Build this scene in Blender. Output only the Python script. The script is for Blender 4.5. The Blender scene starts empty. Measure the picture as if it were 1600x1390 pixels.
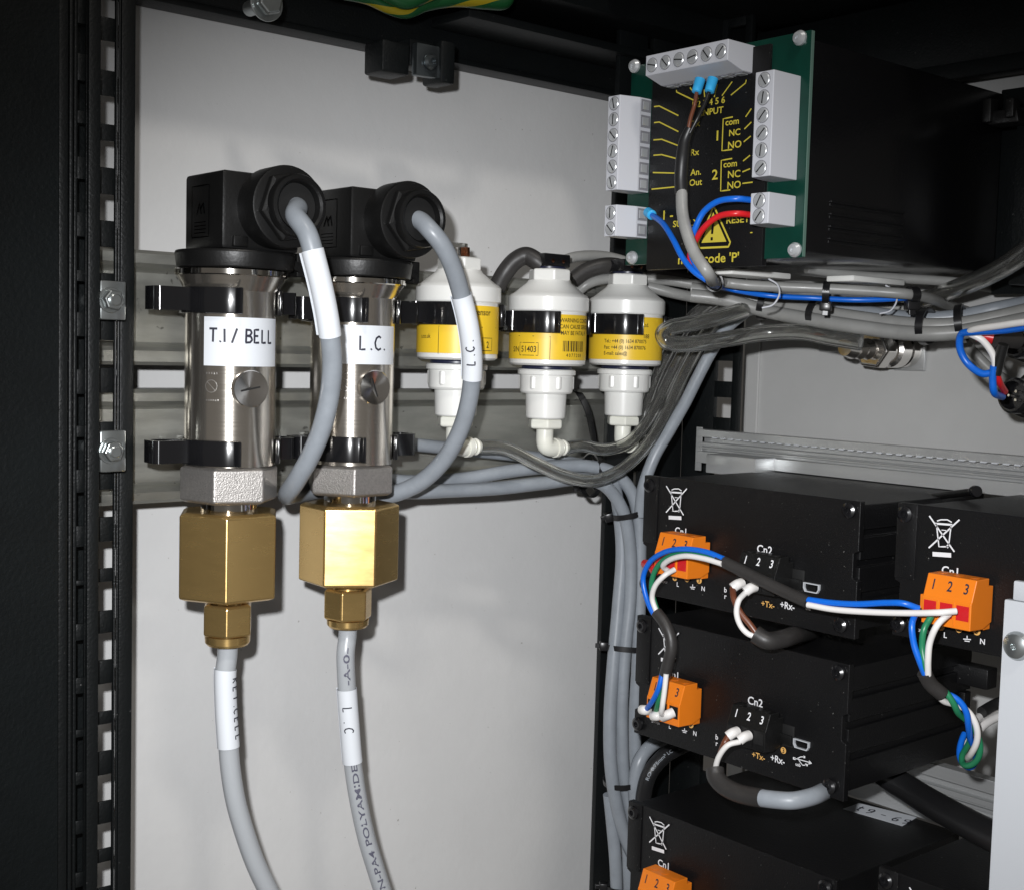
import bpy, bmesh, math, random
from mathutils import Vector, Matrix
random.seed(7)
S = bpy.context.scene
C = S.collection
rad = math.radians

# ------------------------------------------------------------------ camera
F = 2037.0                                  # focal length, in pixels of the 1600 px wide photograph
d1 = Vector((2390, -83, F)).normalized()    # world X seen from the camera (x right, y down, z forward): along the side panel
up = -Vector((-760, 28100, F)).normalized()
d2 = Vector((-1744, -195, F)); d2 = (d2 - d2.dot(up)*up - d2.dot(d1)*d1).normalized()
up = (up - up.dot(d1)*d1).normalized()
def w(c): return Vector((c.dot(d1), c.dot(d2), c.dot(up)))
RIGHT, DOWN, FWD = w(Vector((1,0,0))), w(Vector((0,1,0))), w(Vector((0,0,1)))
cam = bpy.data.objects.new('camera', bpy.data.cameras.new('camera')); C.objects.link(cam)
m = Matrix.Identity(4)
for i, v in enumerate((RIGHT, -DOWN, -FWD)):
    for k in range(3): m[k][i] = v[k]
cam.matrix_world = m
cam.data.sensor_width = 36; cam.data.lens = 36*F/1600
cam.data.clip_start = .01; cam.data.clip_end = 50
S.camera = cam

# ------------------------------------------------------------------ light
wd = bpy.data.worlds.new('World'); S.world = wd; wd.use_nodes = True
wd.node_tree.nodes['Background'].inputs[0].default_value = (1.0, .93, .85, 1)
wd.node_tree.nodes['Background'].inputs[1].default_value = .10
def aim(o, loc, target):
    o.location = loc; o.rotation_euler = (Vector(target)-Vector(loc)).to_track_quat('-Z', 'Y').to_euler()
fl = bpy.data.lights.new('camera_flash', 'SPOT'); fl.energy = 14; fl.shadow_soft_size = .006
fl.spot_size = rad(69); fl.spot_blend = 1.0; fl.color = (.97, .98, 1.0)
flash = bpy.data.objects.new('camera_flash', fl); C.objects.link(flash)
aim(flash, RIGHT*-.022 - DOWN*.030 + FWD*.01, w(Vector((860-800, 960-695, F)))*(.6/F))
rl = bpy.data.lights.new('room_lamp', 'AREA'); rl.shape = 'RECTANGLE'; rl.size = .30; rl.size_y = .18; rl.energy = 15; rl.color = (1, .95, .88)
room = bpy.data.objects.new('room_lamp', rl); C.objects.link(room)
aim(room, (-.35, -1.15, 2.15), (.4, .5, 0))
S.view_settings.view_transform = 'Standard'; S.view_settings.look = 'None'
S.cycles.caustics_reflective = False
S.view_settings.exposure = 0; S.view_settings.gamma = 1

# ------------------------------------------------------------------ places
def ray(px, py): return w(Vector((px-800, py-695, F)))
def PY(px, py, Y): r = ray(px, py); return r*(Y/r.y)
def PX(px, py, X): r = ray(px, py); return r*(X/r.x)
def PZ(px, py, Z): r = ray(px, py); return r*(Z/r.z)
def depth(p): return p.dot(FWD)
def size(px, p): return px*depth(p)/F       # how long px pixels are at the distance of p

# ------------------------------------------------------------------ materials
M = {}
def mat(name, col, rough=.5, metal=0., bump=0., scale=400., var=0., vscale=20., stretch=(1,1,1), spec=.5, trans=0., coat=0., sss=0., rvar=0., aniso=0.):
    mt = bpy.data.materials.new(name); mt.use_nodes = True
    nt = mt.node_tree; b = nt.nodes['Principled BSDF']
    col = tuple(col)+(1,) if len(col) == 3 else col
    b.inputs['Base Color'].default_value = col
    b.inputs['Roughness'].default_value = rough; b.inputs['Metallic'].default_value = metal
    b.inputs['Specular IOR Level'].default_value = spec
    if trans: b.inputs['Transmission Weight'].default_value = trans
    if coat: b.inputs['Coat Weight'].default_value = coat; b.inputs['Coat Roughness'].default_value = .1
    if sss:
        b.inputs['Subsurface Weight'].default_value = sss; b.inputs['Subsurface Radius'].default_value = (.004, .004, .004)
        b.inputs['Subsurface Scale'].default_value = 1
    if aniso:
        b.inputs['Anisotropic'].default_value = aniso; tn = nt.nodes.new('ShaderNodeTangent'); tn.direction_type = 'RADIAL'; tn.axis = 'Z'; b.inputs['Anisotropic Rotation'].default_value = .25
        nt.links.new(tn.outputs[0], b.inputs['Tangent'])
    if bump or var or rvar:
        tc = nt.nodes.new('ShaderNodeTexCoord'); mp = nt.nodes.new('ShaderNodeMapping'); mp.inputs['Scale'].default_value = stretch
        nt.links.new(tc.outputs['Object'], mp.inputs['Vector'])
    if bump:
        n = nt.nodes.new('ShaderNodeTexNoise'); n.inputs['Scale'].default_value = scale; n.inputs['Detail'].default_value = 3
        bp = nt.nodes.new('ShaderNodeBump'); bp.inputs['Strength'].default_value = bump; bp.inputs['Distance'].default_value = .0004
        nt.links.new(mp.outputs[0], n.inputs['Vector']); nt.links.new(n.outputs['Fac'], bp.inputs['Height']); nt.links.new(bp.outputs[0], b.inputs['Normal'])
    if var or rvar:
        n = nt.nodes.new('ShaderNodeTexNoise'); n.inputs['Scale'].default_value = vscale; n.inputs['Detail'].default_value = 5
        n.inputs['Roughness'].default_value = .65
        nt.links.new(mp.outputs[0], n.inputs['Vector'])
        if var:
            mr = nt.nodes.new('ShaderNodeMapRange'); mr.inputs[1].default_value = .3; mr.inputs[2].default_value = .7
            mr.inputs[3].default_value = 1-var; mr.inputs[4].default_value = 1+var
            mx = nt.nodes.new('ShaderNodeVectorMath'); mx.operation = 'SCALE'; mx.inputs[0].default_value = col[:3]
            nt.links.new(n.outputs['Fac'], mr.inputs[0]); nt.links.new(mr.outputs[0], mx.inputs['Scale']); nt.links.new(mx.outputs[0], b.inputs['Base Color'])
        if rvar:
            mr = nt.nodes.new('ShaderNodeMapRange'); mr.inputs[1].default_value = .3; mr.inputs[2].default_value = .7
            mr.inputs[3].default_value = rough-rvar; mr.inputs[4].default_value = rough+rvar
            nt.links.new(n.outputs['Fac'], mr.inputs[0]); nt.links.new(mr.outputs[0], b.inputs['Roughness'])
    M[name] = mt; return mt
mat('white_paint', (.69,.69,.685), .5, bump=.3, scale=240, var=.035, vscale=14)
mat('grey_sheet', (.53,.53,.52), .42, .1, bump=.1, scale=300, var=.05, vscale=14)
mat('black_powder', (.005,.0062,.0066), .45, spec=.35, bump=.45, scale=900, var=.15, vscale=40)
mat('black_wall', (.0040,.0058,.0064), .55, spec=.3, bump=.6, scale=700, var=.25, vscale=25)
mat('black_case', (.0045,.0045,.005), .42, spec=.4, bump=.25, scale=1500, var=.1, vscale=30)
mat('black_plastic', (.006,.006,.006), .40, spec=.4, bump=.15, scale=900)
mat('black_gloss', (.008,.008,.009), .20, coat=.35, bump=.10, scale=120, aniso=.85)
mat('tie_plastic', (.012,.012,.013), .3)
mat('galvanised', (.45,.45,.41), .40, .80, bump=.08, scale=300, var=.20, vscale=30, stretch=(.6,1,3), rvar=.08)
mat('enamel', (.0045,.0045,.005), .24, spec=.7, bump=.12, scale=900, rvar=.05, vscale=25)
mat('screw_silver', (.66,.68,.70), .32, .55, bump=.1, scale=500)
mat('zinc', (.46,.49,.49), .28, .9, bump=.1, scale=300, var=.1, vscale=150)
mat('stainless', (.70,.65,.58), .21, .95, bump=.06, scale=60, var=.05, vscale=12, stretch=(.5,.5,120), rvar=.03, aniso=.7)
mat('zinc_dark', (.16,.18,.19), .3, .9, bump=.1, scale=300)
mat('polished', (.68,.65,.60), .10, 1.)
mat('cast_steel', (.44,.42,.40), .42, .8, bump=.45, scale=2000, var=.15, vscale=1200)
mat('brass', (.68,.46,.18), .26, .85, bump=.03, scale=60, var=.05, vscale=60, stretch=(1,1,4), rvar=.03, aniso=.7)
mat('nickel', (.84,.81,.77), .17, 1.)
mat('aluminium', (.60,.61,.61), .40, .7, bump=.1, scale=100, var=.04, vscale=60, stretch=(1,.1,4))
mat('white_plate', (.56,.58,.61), .35, .1, bump=.05, scale=300)
mat('cable_grey', (.27,.295,.325), .40, bump=.22, scale=110, var=.09, vscale=90, rvar=.1)
mat('cable_warm', (.27,.27,.26), .40, bump=.2, scale=120, var=.10, vscale=90, rvar=.1)
mat('nylon', (.42,.44,.46), .30, sss=.3, spec=.5)
mat('cable_black', (.014,.014,.015), .4, bump=.1, scale=300)
mat('sleeve', (.030,.028,.027), .45, bump=.3, scale=300, var=.15, vscale=80)
mat('paper', (.72,.75,.79), .5, bump=.05, scale=100)
mat('ink', (.02,.02,.035), .6)
mat('ink_grey', (.10,.10,.14), .6)
mat('white_plastic', (.80,.80,.77), .28, sss=.1)
mat('natural_plastic', (.80,.80,.72), .35, sss=.2)
mat('yellow_label', (.86,.56,.03), .4, var=.03, vscale=40)
mat('label_ink', (.06,.04,.01), .6)
mat('green_board', (.002,.034,.023), .3, var=.15, vscale=80)
mat('board_edge', (.10,.17,.14), .5)
mat('terminal_white', (.55,.56,.60), .42)
mat('terminal_shade', (.22,.22,.24), .5)
mat('dark_hole', (.006,.006,.006), .6)
mat('print_yellow', (.58,.48,.05), .5)
mat('print_white', (.78,.78,.80), .5)
mat('print_orange', (.75,.42,.12), .5)
mat('orange_plastic', (.78,.20,.012), .35, var=.04, vscale=60)
mat('red_plastic', (.55,.015,.02), .3)
mat('wire_blue', (.006,.13,.62), .33)
mat('wire_red', (.62,.015,.02), .33)
mat('wire_green', (.02,.20,.09), .35)
mat('wire_white', (.75,.73,.71), .35)
mat('wire_brown', (.14,.045,.022), .35)
mat('wire_black', (.012,.012,.012), .35)
mat('ferrule_blue', (.04,.42,.80), .4)
mat('copper', (.70,.28,.15), .25, 1.)
mat('rubber_blue', (.012,.015,.04), .35)
def specks(name, col, lo, scale):
    """dust grains lying on a dark surface"""
    nt = M[name].node_tree; b = nt.nodes['Principled BSDF']; tc = nt.nodes.new('ShaderNodeTexCoord'); n = nt.nodes.new('ShaderNodeTexNoise')
    n.inputs['Scale'].default_value = scale; n.inputs['Detail'].default_value = 2; nt.links.new(tc.outputs['Object'], n.inputs['Vector'])
    r = nt.nodes.new('ShaderNodeMapRange'); r.inputs[1].default_value = lo; r.inputs[2].default_value = lo+.05; nt.links.new(n.outputs['Fac'], r.inputs[0])
    mx = nt.nodes.new('ShaderNodeMix'); mx.data_type = 'RGBA'; nt.links.new(r.outputs[0], mx.inputs[0])
    if b.inputs['Base Color'].links: nt.links.new(b.inputs['Base Color'].links[0].from_socket, mx.inputs[6])
    else: mx.inputs[6].default_value = b.inputs['Base Color'].default_value
    mx.inputs[7].default_value = tuple(col)+(1,); nt.links.new(mx.outputs[2], b.inputs['Base Color'])
specks('black_case', (.16,.16,.15), .735, 900); specks('black_powder', (.10,.10,.10), .74, 700); specks('black_plastic', (.10,.10,.10), .74, 1000)
specks('white_paint', (.42,.41,.39), .755, 420); specks('galvanised', (.22,.22,.20), .70, 260)
# green and yellow earth wire: stripes that wind round the wire
e = mat('earth_wire', (.02,.12,.02), .4)
nt = e.node_tree; uv = nt.nodes.new('ShaderNodeUVMap'); sp = nt.nodes.new('ShaderNodeSeparateXYZ'); a1 = nt.nodes.new('ShaderNodeMath'); a1.operation = 'MULTIPLY_ADD'
a1.inputs[1].default_value = 1.4; nt.links.new(uv.outputs[0], sp.inputs[0]); nt.links.new(sp.outputs[0], a1.inputs[0]); nt.links.new(sp.outputs[1], a1.inputs[2])
f1 = nt.nodes.new('ShaderNodeMath'); f1.operation = 'FRACT'; nt.links.new(a1.outputs[0], f1.inputs[0])
cr = nt.nodes.new('ShaderNodeValToRGB'); cr.color_ramp.interpolation = 'CONSTANT'
cr.color_ramp.elements[0].color = (.008,.07,.02,1); cr.color_ramp.elements[1].position = .72; cr.color_ramp.elements[1].color = (.30,.23,.01,1)
nt.links.new(f1.outputs[0], cr.inputs[0]); nt.links.new(cr.outputs[0], nt.nodes['Principled BSDF'].inputs['Base Color'])
# clear hose: a real hollow wall of soft clear plastic
mat('clear_hose', (.76,.76,.73), .07, trans=.96)
M['clear_hose'].node_tree.nodes['Principled BSDF'].inputs['IOR'].default_value = 1.42

# ------------------------------------------------------------------ object helpers
def props(o, label=None, cat=None, group=None, kind=None):
    if label: o['label'] = label
    if cat: o['category'] = cat
    if group: o['group'] = group
    if kind: o['kind'] = kind
    return o
def thing(name, label, cat, loc=(0,0,0), group=None):
    o = bpy.data.objects.new(name, None); C.objects.link(o); o.location = loc; o.empty_display_size = .01
    return props(o, label, cat, group)
def flipped(o):
    o.data.flip_normals(); return o
def finish(name, bm, material, parent=None, smooth=False, bevel=0., auto=None, seg=2):
    bmesh.ops.recalc_face_normals(bm, faces=bm.faces[:])
    if bevel:
        es = [e for e in bm.edges if len(e.link_faces) == 2 and e.calc_face_angle(0) > rad(28)]
        bmesh.ops.bevel(bm, geom=es, offset=bevel, segments=seg, affect='EDGES', profile=.5, clamp_overlap=True)
    me = bpy.data.meshes.new(name); bm.to_mesh(me); bm.free()
    me.materials.append(M[material] if isinstance(material, str) else material)
    if smooth or auto:
        lim = auto if auto else rad(35)
        for p in me.polygons: p.use_smooth = True
        b2 = bmesh.new(); b2.from_mesh(me)
        for e in b2.edges:
            if len(e.link_faces) == 2 and e.calc_face_angle(0) > lim: e.smooth = False
        b2.to_mesh(me); b2.free()
    o = bpy.data.objects.new(name, me); C.objects.link(o)
    if parent:
        o.parent = parent
        p = parent; mtx = Vector((0,0,0))
        while p: mtx += p.location; p = p.parent
        o.location = -mtx                    # meshes are written in world coordinates
    return o
def recenter(o):
    """put the object's own origin in the middle of its mesh"""
    me = o.data; c = Vector((0,0,0))
    for v in me.vertices: c += v.co
    c /= max(1, len(me.vertices))
    me.transform(Matrix.Translation(-c)); o.location = o.location + c
    return o
def boxm(bm, a, b):
    a, b = Vector(a), Vector(b); c = (a+b)/2; s = b-a
    bmesh.ops.create_cube(bm, size=1, matrix=Matrix.Translation(c) @ Matrix.Diagonal((abs(s.x), abs(s.y), abs(s.z), 1)))
def obox(bm, c, ax, ay, az, sx, sy, sz):
    """box at c with its own axes"""
    mt = Matrix.Identity(4)
    for i, v in enumerate((Vector(ax).normalized(), Vector(ay).normalized(), Vector(az).normalized())):
        for k in range(3): mt[k][i] = v[k]
    bmesh.ops.create_cube(bm, size=1, matrix=Matrix.Translation(c) @ mt @ Matrix.Diagonal((sx, sy, sz, 1)))
def box(name, a, b, material, parent=None, bevel=.0004):
    bm = bmesh.new(); boxm(bm, a, b); return finish(name, bm, material, parent, bevel=bevel, smooth=bool(bevel))
def frame(axis):
    axis = Vector(axis).normalized()
    t = Vector((0,0,1)) if abs(axis.z) < .9 else Vector((1,0,0))
    x = t.cross(axis).normalized(); return x, axis.cross(x).normalized(), axis
def lathem(bm, base, axis, prof, n=40, phase=0., xdir=None):
    """prof: (radius, distance along axis)"""
    x, y, z = frame(axis)
    if xdir is not None:
        x = Vector(xdir); x = (x - x.dot(z)*z).normalized(); y = z.cross(x)
    base = Vector(base); rings = []
    for r, h in prof:
        if r <= 1e-7: rings.append([bm.verts.new(base+z*h)])
        else: rings.append([bm.verts.new(base+z*h+(x*math.cos(phase+2*math.pi*i/n)+y*math.sin(phase+2*math.pi*i/n))*r) for i in range(n)])
    for a, b in zip(rings, rings[1:]):
        for i in range(n):
            j = (i+1) % n
            if len(a) == 1 and len(b) == 1: continue
            if len(a) == 1: bm.faces.new((a[0], b[i], b[j]))
            elif len(b) == 1: bm.faces.new((a[i], a[j], b[0]))
            else: bm.faces.new((a[i], a[j], b[j], b[i]))
def lathe(name, base, axis, prof, material, parent=None, n=40, phase=0., xdir=None, auto=rad(30)):
    bm = bmesh.new(); lathem(bm, base, axis, prof, n, phase, xdir)
    return finish(name, bm, material, parent, auto=auto)
def solid(r, h0, h1, c=.0): return [(0, h0), (r-c, h0), (r, h0+c), (r, h1-c), (r-c, h1), (0, h1)]
def hexa(name, base, axis, R, h0, h1, xdir, phase, material, parent, cham=.0012):
    """hexagon nut with its corners turned off"""
    bm = bmesh.new()
    lathem(bm, base, axis, [(0,h0), (R*.88,h0), (R, h0+cham), (R,h1-cham), (R*.88,h1), (0,h1)], 6, phase, xdir)
    return finish(name, bm, material, parent, bevel=.00055, seg=3)
def extr(name, prof, o, ax, ay, az, length, material, parent=None, bevel=.0, auto=rad(30)):
    """closed 2D profile in (ax, ay), pushed along az"""
    bm = bmesh.new(); o = Vector(o); ax, ay, az = Vector(ax), Vector(ay), Vector(az)
    a = [bm.verts.new(o+ax*p[0]+ay*p[1]) for p in prof]; b = [bm.verts.new(v.co+az*length) for v in a]
    n = len(a)
    for i in range(n): bm.faces.new((a[i], a[(i+1) % n], b[(i+1) % n], b[i]))
    bm.faces.new(a); bm.faces.new(b[::-1])
    return finish(name, bm, material, parent, bevel=bevel, auto=auto)
def spline(pts, per=10):
    pts = [Vector(p) for p in pts]; P = [pts[0]*2-pts[1]]+pts+[pts[-1]*2-pts[-2]]; out = []
    for i in range(1, len(P)-2):
        p0, p1, p2, p3 = P[i-1:i+3]
        t0 = 0; t1 = t0+max(1e-6,(p1-p0).length)**.5; t2 = t1+max(1e-6,(p2-p1).length)**.5; t3 = t2+max(1e-6,(p3-p2).length)**.5
        for k in range(per):
            t = t1+(t2-t1)*k/per
            A1 = p0*((t1-t)/(t1-t0))+p1*((t-t0)/(t1-t0)); A2 = p1*((t2-t)/(t2-t1))+p2*((t-t1)/(t2-t1)); A3 = p2*((t3-t)/(t3-t2))+p3*((t-t2)/(t3-t2))
            B1 = A1*((t2-t)/(t2-t0))+A2*((t-t0)/(t2-t0)); B2 = A2*((t3-t)/(t3-t1))+A3*((t-t1)/(t3-t1))
            out.append(B1*((t2-t)/(t2-t1))+B2*((t-t1)/(t2-t1)))
    out.append(pts[-1]); return out
def tubem(bm, path, r, n=14, cap=True, closed=False):
    rf = r if callable(r) else (lambda s: r)
    L = len(path); rings = []; nrm = None; uvl = bm.loops.layers.uv.verify(); dist = 0
    ss = []
    for i, p in enumerate(path):
        t = (path[min(i+1, L-1)]-path[max(i-1, 0)]).normalized()
        if nrm is None: nrm = frame(t)[0]
        nrm = (nrm-nrm.dot(t)*t).normalized(); b = t.cross(nrm)
        if i: dist += (p-path[i-1]).length
        ss.append(dist)
        R = rf(i/(L-1)); rings.append([bm.verts.new(p+(nrm*math.cos(2*math.pi*k/n)+b*math.sin(2*math.pi*k/n))*R) for k in range(n)])
    for q, (a, b) in enumerate(zip(rings, rings[1:])):
        for k in range(n):
            j = (k+1) % n; f = bm.faces.new((a[k], a[j], b[j], b[k]))
            for lp, (uu, vv) in zip(f.loops, ((k/n, ss[q]*25), ((k+1)/n, ss[q]*25), ((k+1)/n, ss[q+1]*25), (k/n, ss[q+1]*25))): lp[uvl].uv = (uu, vv)
    if cap: bm.faces.new(rings[0][::-1]); bm.faces.new(rings[-1])
def tube(name, pts, r, material, parent=None, n=14, per=10, smooth_path=True, cap=True):
    bm = bmesh.new(); path = spline(pts, per) if smooth_path else [Vector(p) for p in pts]
    tubem(bm, path, r, n, cap); return finish(name, bm, material, parent, auto=rad(50))
def subpath(path, s0, s1):
    L = len(path)-1; a, b = int(s0*L), max(int(s1*L), int(s0*L)+2); return path[a:b+1]

# ------------------------------------------------------------------ flat print: type and pen strokes laid on a surface
def text_mesh(s, bold=.016):
    cu = bpy.data.curves.new('t', 'FONT'); cu.body = s; cu.resolution_u = 3; cu.offset = bold
    o = bpy.data.objects.new('t', cu); C.objects.link(o)
    dg = bpy.context.evaluated_depsgraph_get(); me = bpy.data.meshes.new_from_object(o.evaluated_get(dg))
    bpy.data.objects.remove(o); vs = [v.co.copy() for v in me.vertices]; fs = [tuple(p.vertices) for p in me.polygons]
    bpy.data.meshes.remove(me); return vs, fs
TXT = {}
def add_text(bm, s, h, mp, x0=0, y0=0, center=False, cw=1.0):
    """type of capital height h through the surface map mp(x, y) -> point"""
    if s not in TXT: TXT[s] = text_mesh(s)
    vs, fs = TXT[s]; k = h/.70
    xs = [v.x for v in vs]; off = -(min(xs)+max(xs))/2 if center else -min(xs)
    nv = [bm.verts.new(mp(x0+(v.x+off)*k*cw, y0+v.y*k)) for v in vs]
    for f in fs:
        try: bm.faces.new([nv[i] for i in f])
        except ValueError: pass
def add_stroke(bm, pts, wd, mp):
    pts = [Vector(p) for p in pts]
    prev = None
    out = [pts[0]]
    for a, b in zip(pts, pts[1:]):
        for k in range(1, 4): out.append(a+(b-a)*k/3)
    pts = out
    for i, p in enumerate(pts):
        t = pts[min(i+1, len(pts)-1)]-pts[max(i-1, 0)]
        if t.length < 1e-9: t = Vector((1,0))
        t.normalize(); nn = Vector((-t.y, t.x))*wd/2
        pair = (bm.verts.new(mp(p.x+nn.x, p.y+nn.y)), bm.verts.new(mp(p.x-nn.x, p.y-nn.y)))
        if prev: bm.faces.new((prev[0], prev[1], pair[1], pair[0]))
        prev = pair
def planemap(o, ax, ay): o, ax, ay = Vector(o), Vector(ax), Vector(ay); return lambda x, y: o+ax*x+ay*y
def cylmap(cx, cy, z0, r, xdir):
    """x runs round an upright cylinder to the right as seen from outside, y runs up"""
    xd = Vector((xdir[0], xdir[1], 0)).normalized(); yd = Vector((-xd.y, xd.x, 0))
    return lambda x, y: Vector((cx, cy, z0+y))+xd*(r*math.cos(x/r))+yd*(r*math.sin(x/r))
def pathmap(path, r, rot=0., flip=1):
    """x runs along the path, y round it; y = 0 faces the camera (turned by rot)"""
    cum = [0]
    for a, b in zip(path, path[1:]): cum.append(cum[-1]+(b-a).length)
    def f(x, y):
        x = min(max(x, 0), cum[-1]-1e-6); i = 0
        while cum[i+1] < x: i += 1
        t = (path[i+1]-path[i]).normalized(); p = path[i]+t*(x-cum[i])
        n = -p; n = (n-n.dot(t)*t).normalized(); b = t.cross(n)*flip
        a = y/r+rot; return p+(n*math.cos(a)+b*math.sin(a))*r
    f.length = cum[-1]; return f
GL = {'T': [[(0,1),(.7,1)],[(.35,1),(.33,0)]], 'I': [[(.1,1),(.12,0)]], '.': [[(.05,.0),(.12,.09)]], '/': [[(0,-.05),(.42,1.05)]],
 'B': [[(.08,1),(.05,0)],[(.0,.98),(.45,.95),(.55,.75),(.4,.55),(.1,.52)],[(.1,.52),(.5,.45),(.6,.22),(.42,.03),(0,.0)]],
 'E': [[(.5,1),(.05,.98),(.05,0),(.52,.02)],[(.05,.52),(.42,.52)]], 'L': [[(.05,1),(.05,0),(.5,.03)]],
 'C': [[(.6,.88),(.4,1),(.15,.85),(.03,.5),(.12,.15),(.35,0),(.62,.12)]], ' ': [], '-': [[(0,.5),(.4,.5)]],
 '9': [[(.5,.75),(.35,1),(.05,.85),(.1,.55),(.4,.55),(.5,.8),(.45,.3),(.2,0)]], '6': [[(.45,.95),(.15,.7),(.05,.3),(.2,0),(.45,.08),(.48,.4),(.2,.5),(.07,.35)]],
 't': [[(.2,1),(.2,.1),(.4,0)],[(0,.7),(.45,.7)]], 'G': [[(.6,.88),(.35,1),(.08,.75),(.05,.3),(.3,0),(.6,.15),(.6,.45),(.35,.45)]],
 'R': [[(.05,0),(.05,1),(.45,.95),(.5,.7),(.1,.5),(.55,0)]], 'A': [[(0,0),(.3,1),(.6,0)],[(.12,.4),(.5,.4)]], 'U': [[(.05,1),(.05,.2),(.3,0),(.55,.2),(.55,1)]]}
ADV = {'.': .32, 'I': .35, '/': .75, ' ': .35, '-': .6, 'T': .85}
def handwrite(bm, s, h, wd, mp, x0=0, y0=0, gap=1.0):
    x = x0
    for ch in s:
        for st in GL[ch]: add_stroke(bm, [(x+a*h*.9, y0+b*h) for a, b in st], wd, mp)
        x += ADV.get(ch, .75)*h*gap
    return x

# ------------------------------------------------------------------ the setting: cabinet panels
YP = .515                                   # white side panel
YR = .480                                   # front of the mounting rails
XB = .575                                   # rear sheet
o = box('side_panel', (-.1, YP, -.55), (.72, YP+.002, .40), 'white_paint', bevel=0); props(o, kind='structure')
def XY(px, Y, py=700): return PY(px, py, Y).x
def strip(name, px0, px1, Y, th, parent, material='black_powder', z0=-.5, z1=.38, bevel=.0006):
    return box(name, (XY(px0, Y), Y, z0), (XY(px1, Y), Y+th, z1), material, parent, bevel)
o = box('cabinet_wall', (-.35, .448, -.5), (XY(92, .448), .452, .38), 'black_wall', bevel=.0005); props(o, kind='structure')
o = box('rear_panel', (XB, -.2, -.5), (XB+.002, .4735, .40), 'grey_sheet', bevel=0); props(o, kind='structure')
bm = bmesh.new(); boxm(bm, (XB-.0015, .4620, -.4), (XB-.0001, .4700, .3))
o = finish('panel_fold', bm, 'grey_sheet', bevel=.0004); props(o, kind='structure')

def holed(name, x0, x1, Y, th, holes, material, parent, z0, z1, side=.0016, hx0=None, hx1=None):
    """upright strip with rectangular openings, built from its two edges and the bridges between the openings"""
    bm = bmesh.new(); hx0 = x0+side if hx0 is None else hx0; hx1 = x1-side if hx1 is None else hx1
    boxm(bm, (x0, Y, z0), (hx0, Y+th, z1)); boxm(bm, (hx1, Y, z0), (x1, Y+th, z1))
    hs = sorted(holes); zz = z0
    for a, b in hs+[(z1, None)]:
        if a > zz: boxm(bm, (hx0, Y+.0001, zz), (hx1, Y+th-.0001, a))
        if b: zz = b
    return finish(name, bm, material, parent, bevel=.0003, smooth=True)
def zs(px, Y, lst): return [(PY(px, b, Y).z, PY(px, a, Y).z) for a, b in lst]
post = thing('rack_post', 'black slotted steel rack post left of the white side panel', 'rack post', (XY(150, .46), .46, -.5))
strip('edge_fold', 91, 106, .4525, .003, post)
strip('edge_rib', 107.5, 114, .4555, .002, post)
sB = [(-20,-70),(37,84),(126,173),(193,245),(280,332),(370,422),(440,488),(526,577),(616,665),(683,733),(769,821),(854,906),(914,974),(1000,1058),(1083,1139),(1151,1205),(1225,1281),(1302,1362),(1385,1440)]
sB = [(min(a,b), max(a,b)) for a, b in sB]
holed('slotted_strip', XY(115, .460), XY(138, .460), .460, .0015, zs(126, .460, sB), 'black_powder', post, -.5, .38, side=.0012)
strip('inner_tray', 90, 150, .478, .002, post, 'black_wall')
strip('flat_fold', 137, 156, .4565, .0025, post)
sD = [(-25,27),(64,110),(150,194),(220,262),(304,345),(386,427),(455,495),(532,575),(614,659),(690,730),(764,807),(845,887),(908,953),(988,1030),(1067,1110),(1130,1172),(1209,1250),(1285,1324),(1345,1384),(1420,1460)]
holed('slotted_strip', XY(146, .469), XY(180, .469), .469, .0012, zs(168, .469, sD), 'black_powder', post, -.5, .38, hx0=XY(154, .469), hx1=XY(177.5, .469))
strip('edge_rib', 178.5, 182, .4675, .0012, post); strip('edge_rib', 183, 186.5, .4665, .0012, post)
strip('flat_fold', 187, 209, .4675, .0025, post)

rp = thing('rack_post', 'black rack post with square holes behind the hoses at the far end of the rails', 'rack post', (.50, .47, -.5))
xa, xb = XY(952, .474, 600), .526
hol = [(PY(1000, 760, .474).z, PY(1000, 735, .474).z)]; z = hol[0][0]
while z > -.48: z -= .025; hol.append((z, z+.0085))
z = hol[0][0]
while z < .3: z += .025; hol.append((z, z+.0085))
x0 = XY(990, .474, 745)
holed('slotted_strip', xa, xb, .474, .003, hol, 'black_powder', rp, -.5, .38, hx0=x0, hx1=x0+.0045)
# leg of the post that faces the camera, square holes in it
bm = bmesh.new(); y0, y1 = .4365, .474; hy0, hy1 = PX(1143, 600, xb).y, PX(1116, 600, xb).y
boxm(bm, (xb, y0, -.5), (xb+.003, hy0, .38)); boxm(bm, (xb, hy1, -.5), (xb+.003, y1, .38))
za, zb = PX(1130, 596, xb).z, PX(1130, 564, xb).z; pit = PX(1130, 564, xb).z-PX(1130, 621, xb).z
ks = [(za+k*pit, zb+k*pit) for k in range(-18, 16)]; zc = -.5
for a, b in ks+[(.38, None)]:
    if a > zc: boxm(bm, (xb+.0001, hy0, zc), (xb+.0029, hy1, a))
    if b: zc = b
finish('holed_flange', bm, 'black_powder', rp, bevel=.0003, smooth=True)

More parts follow.
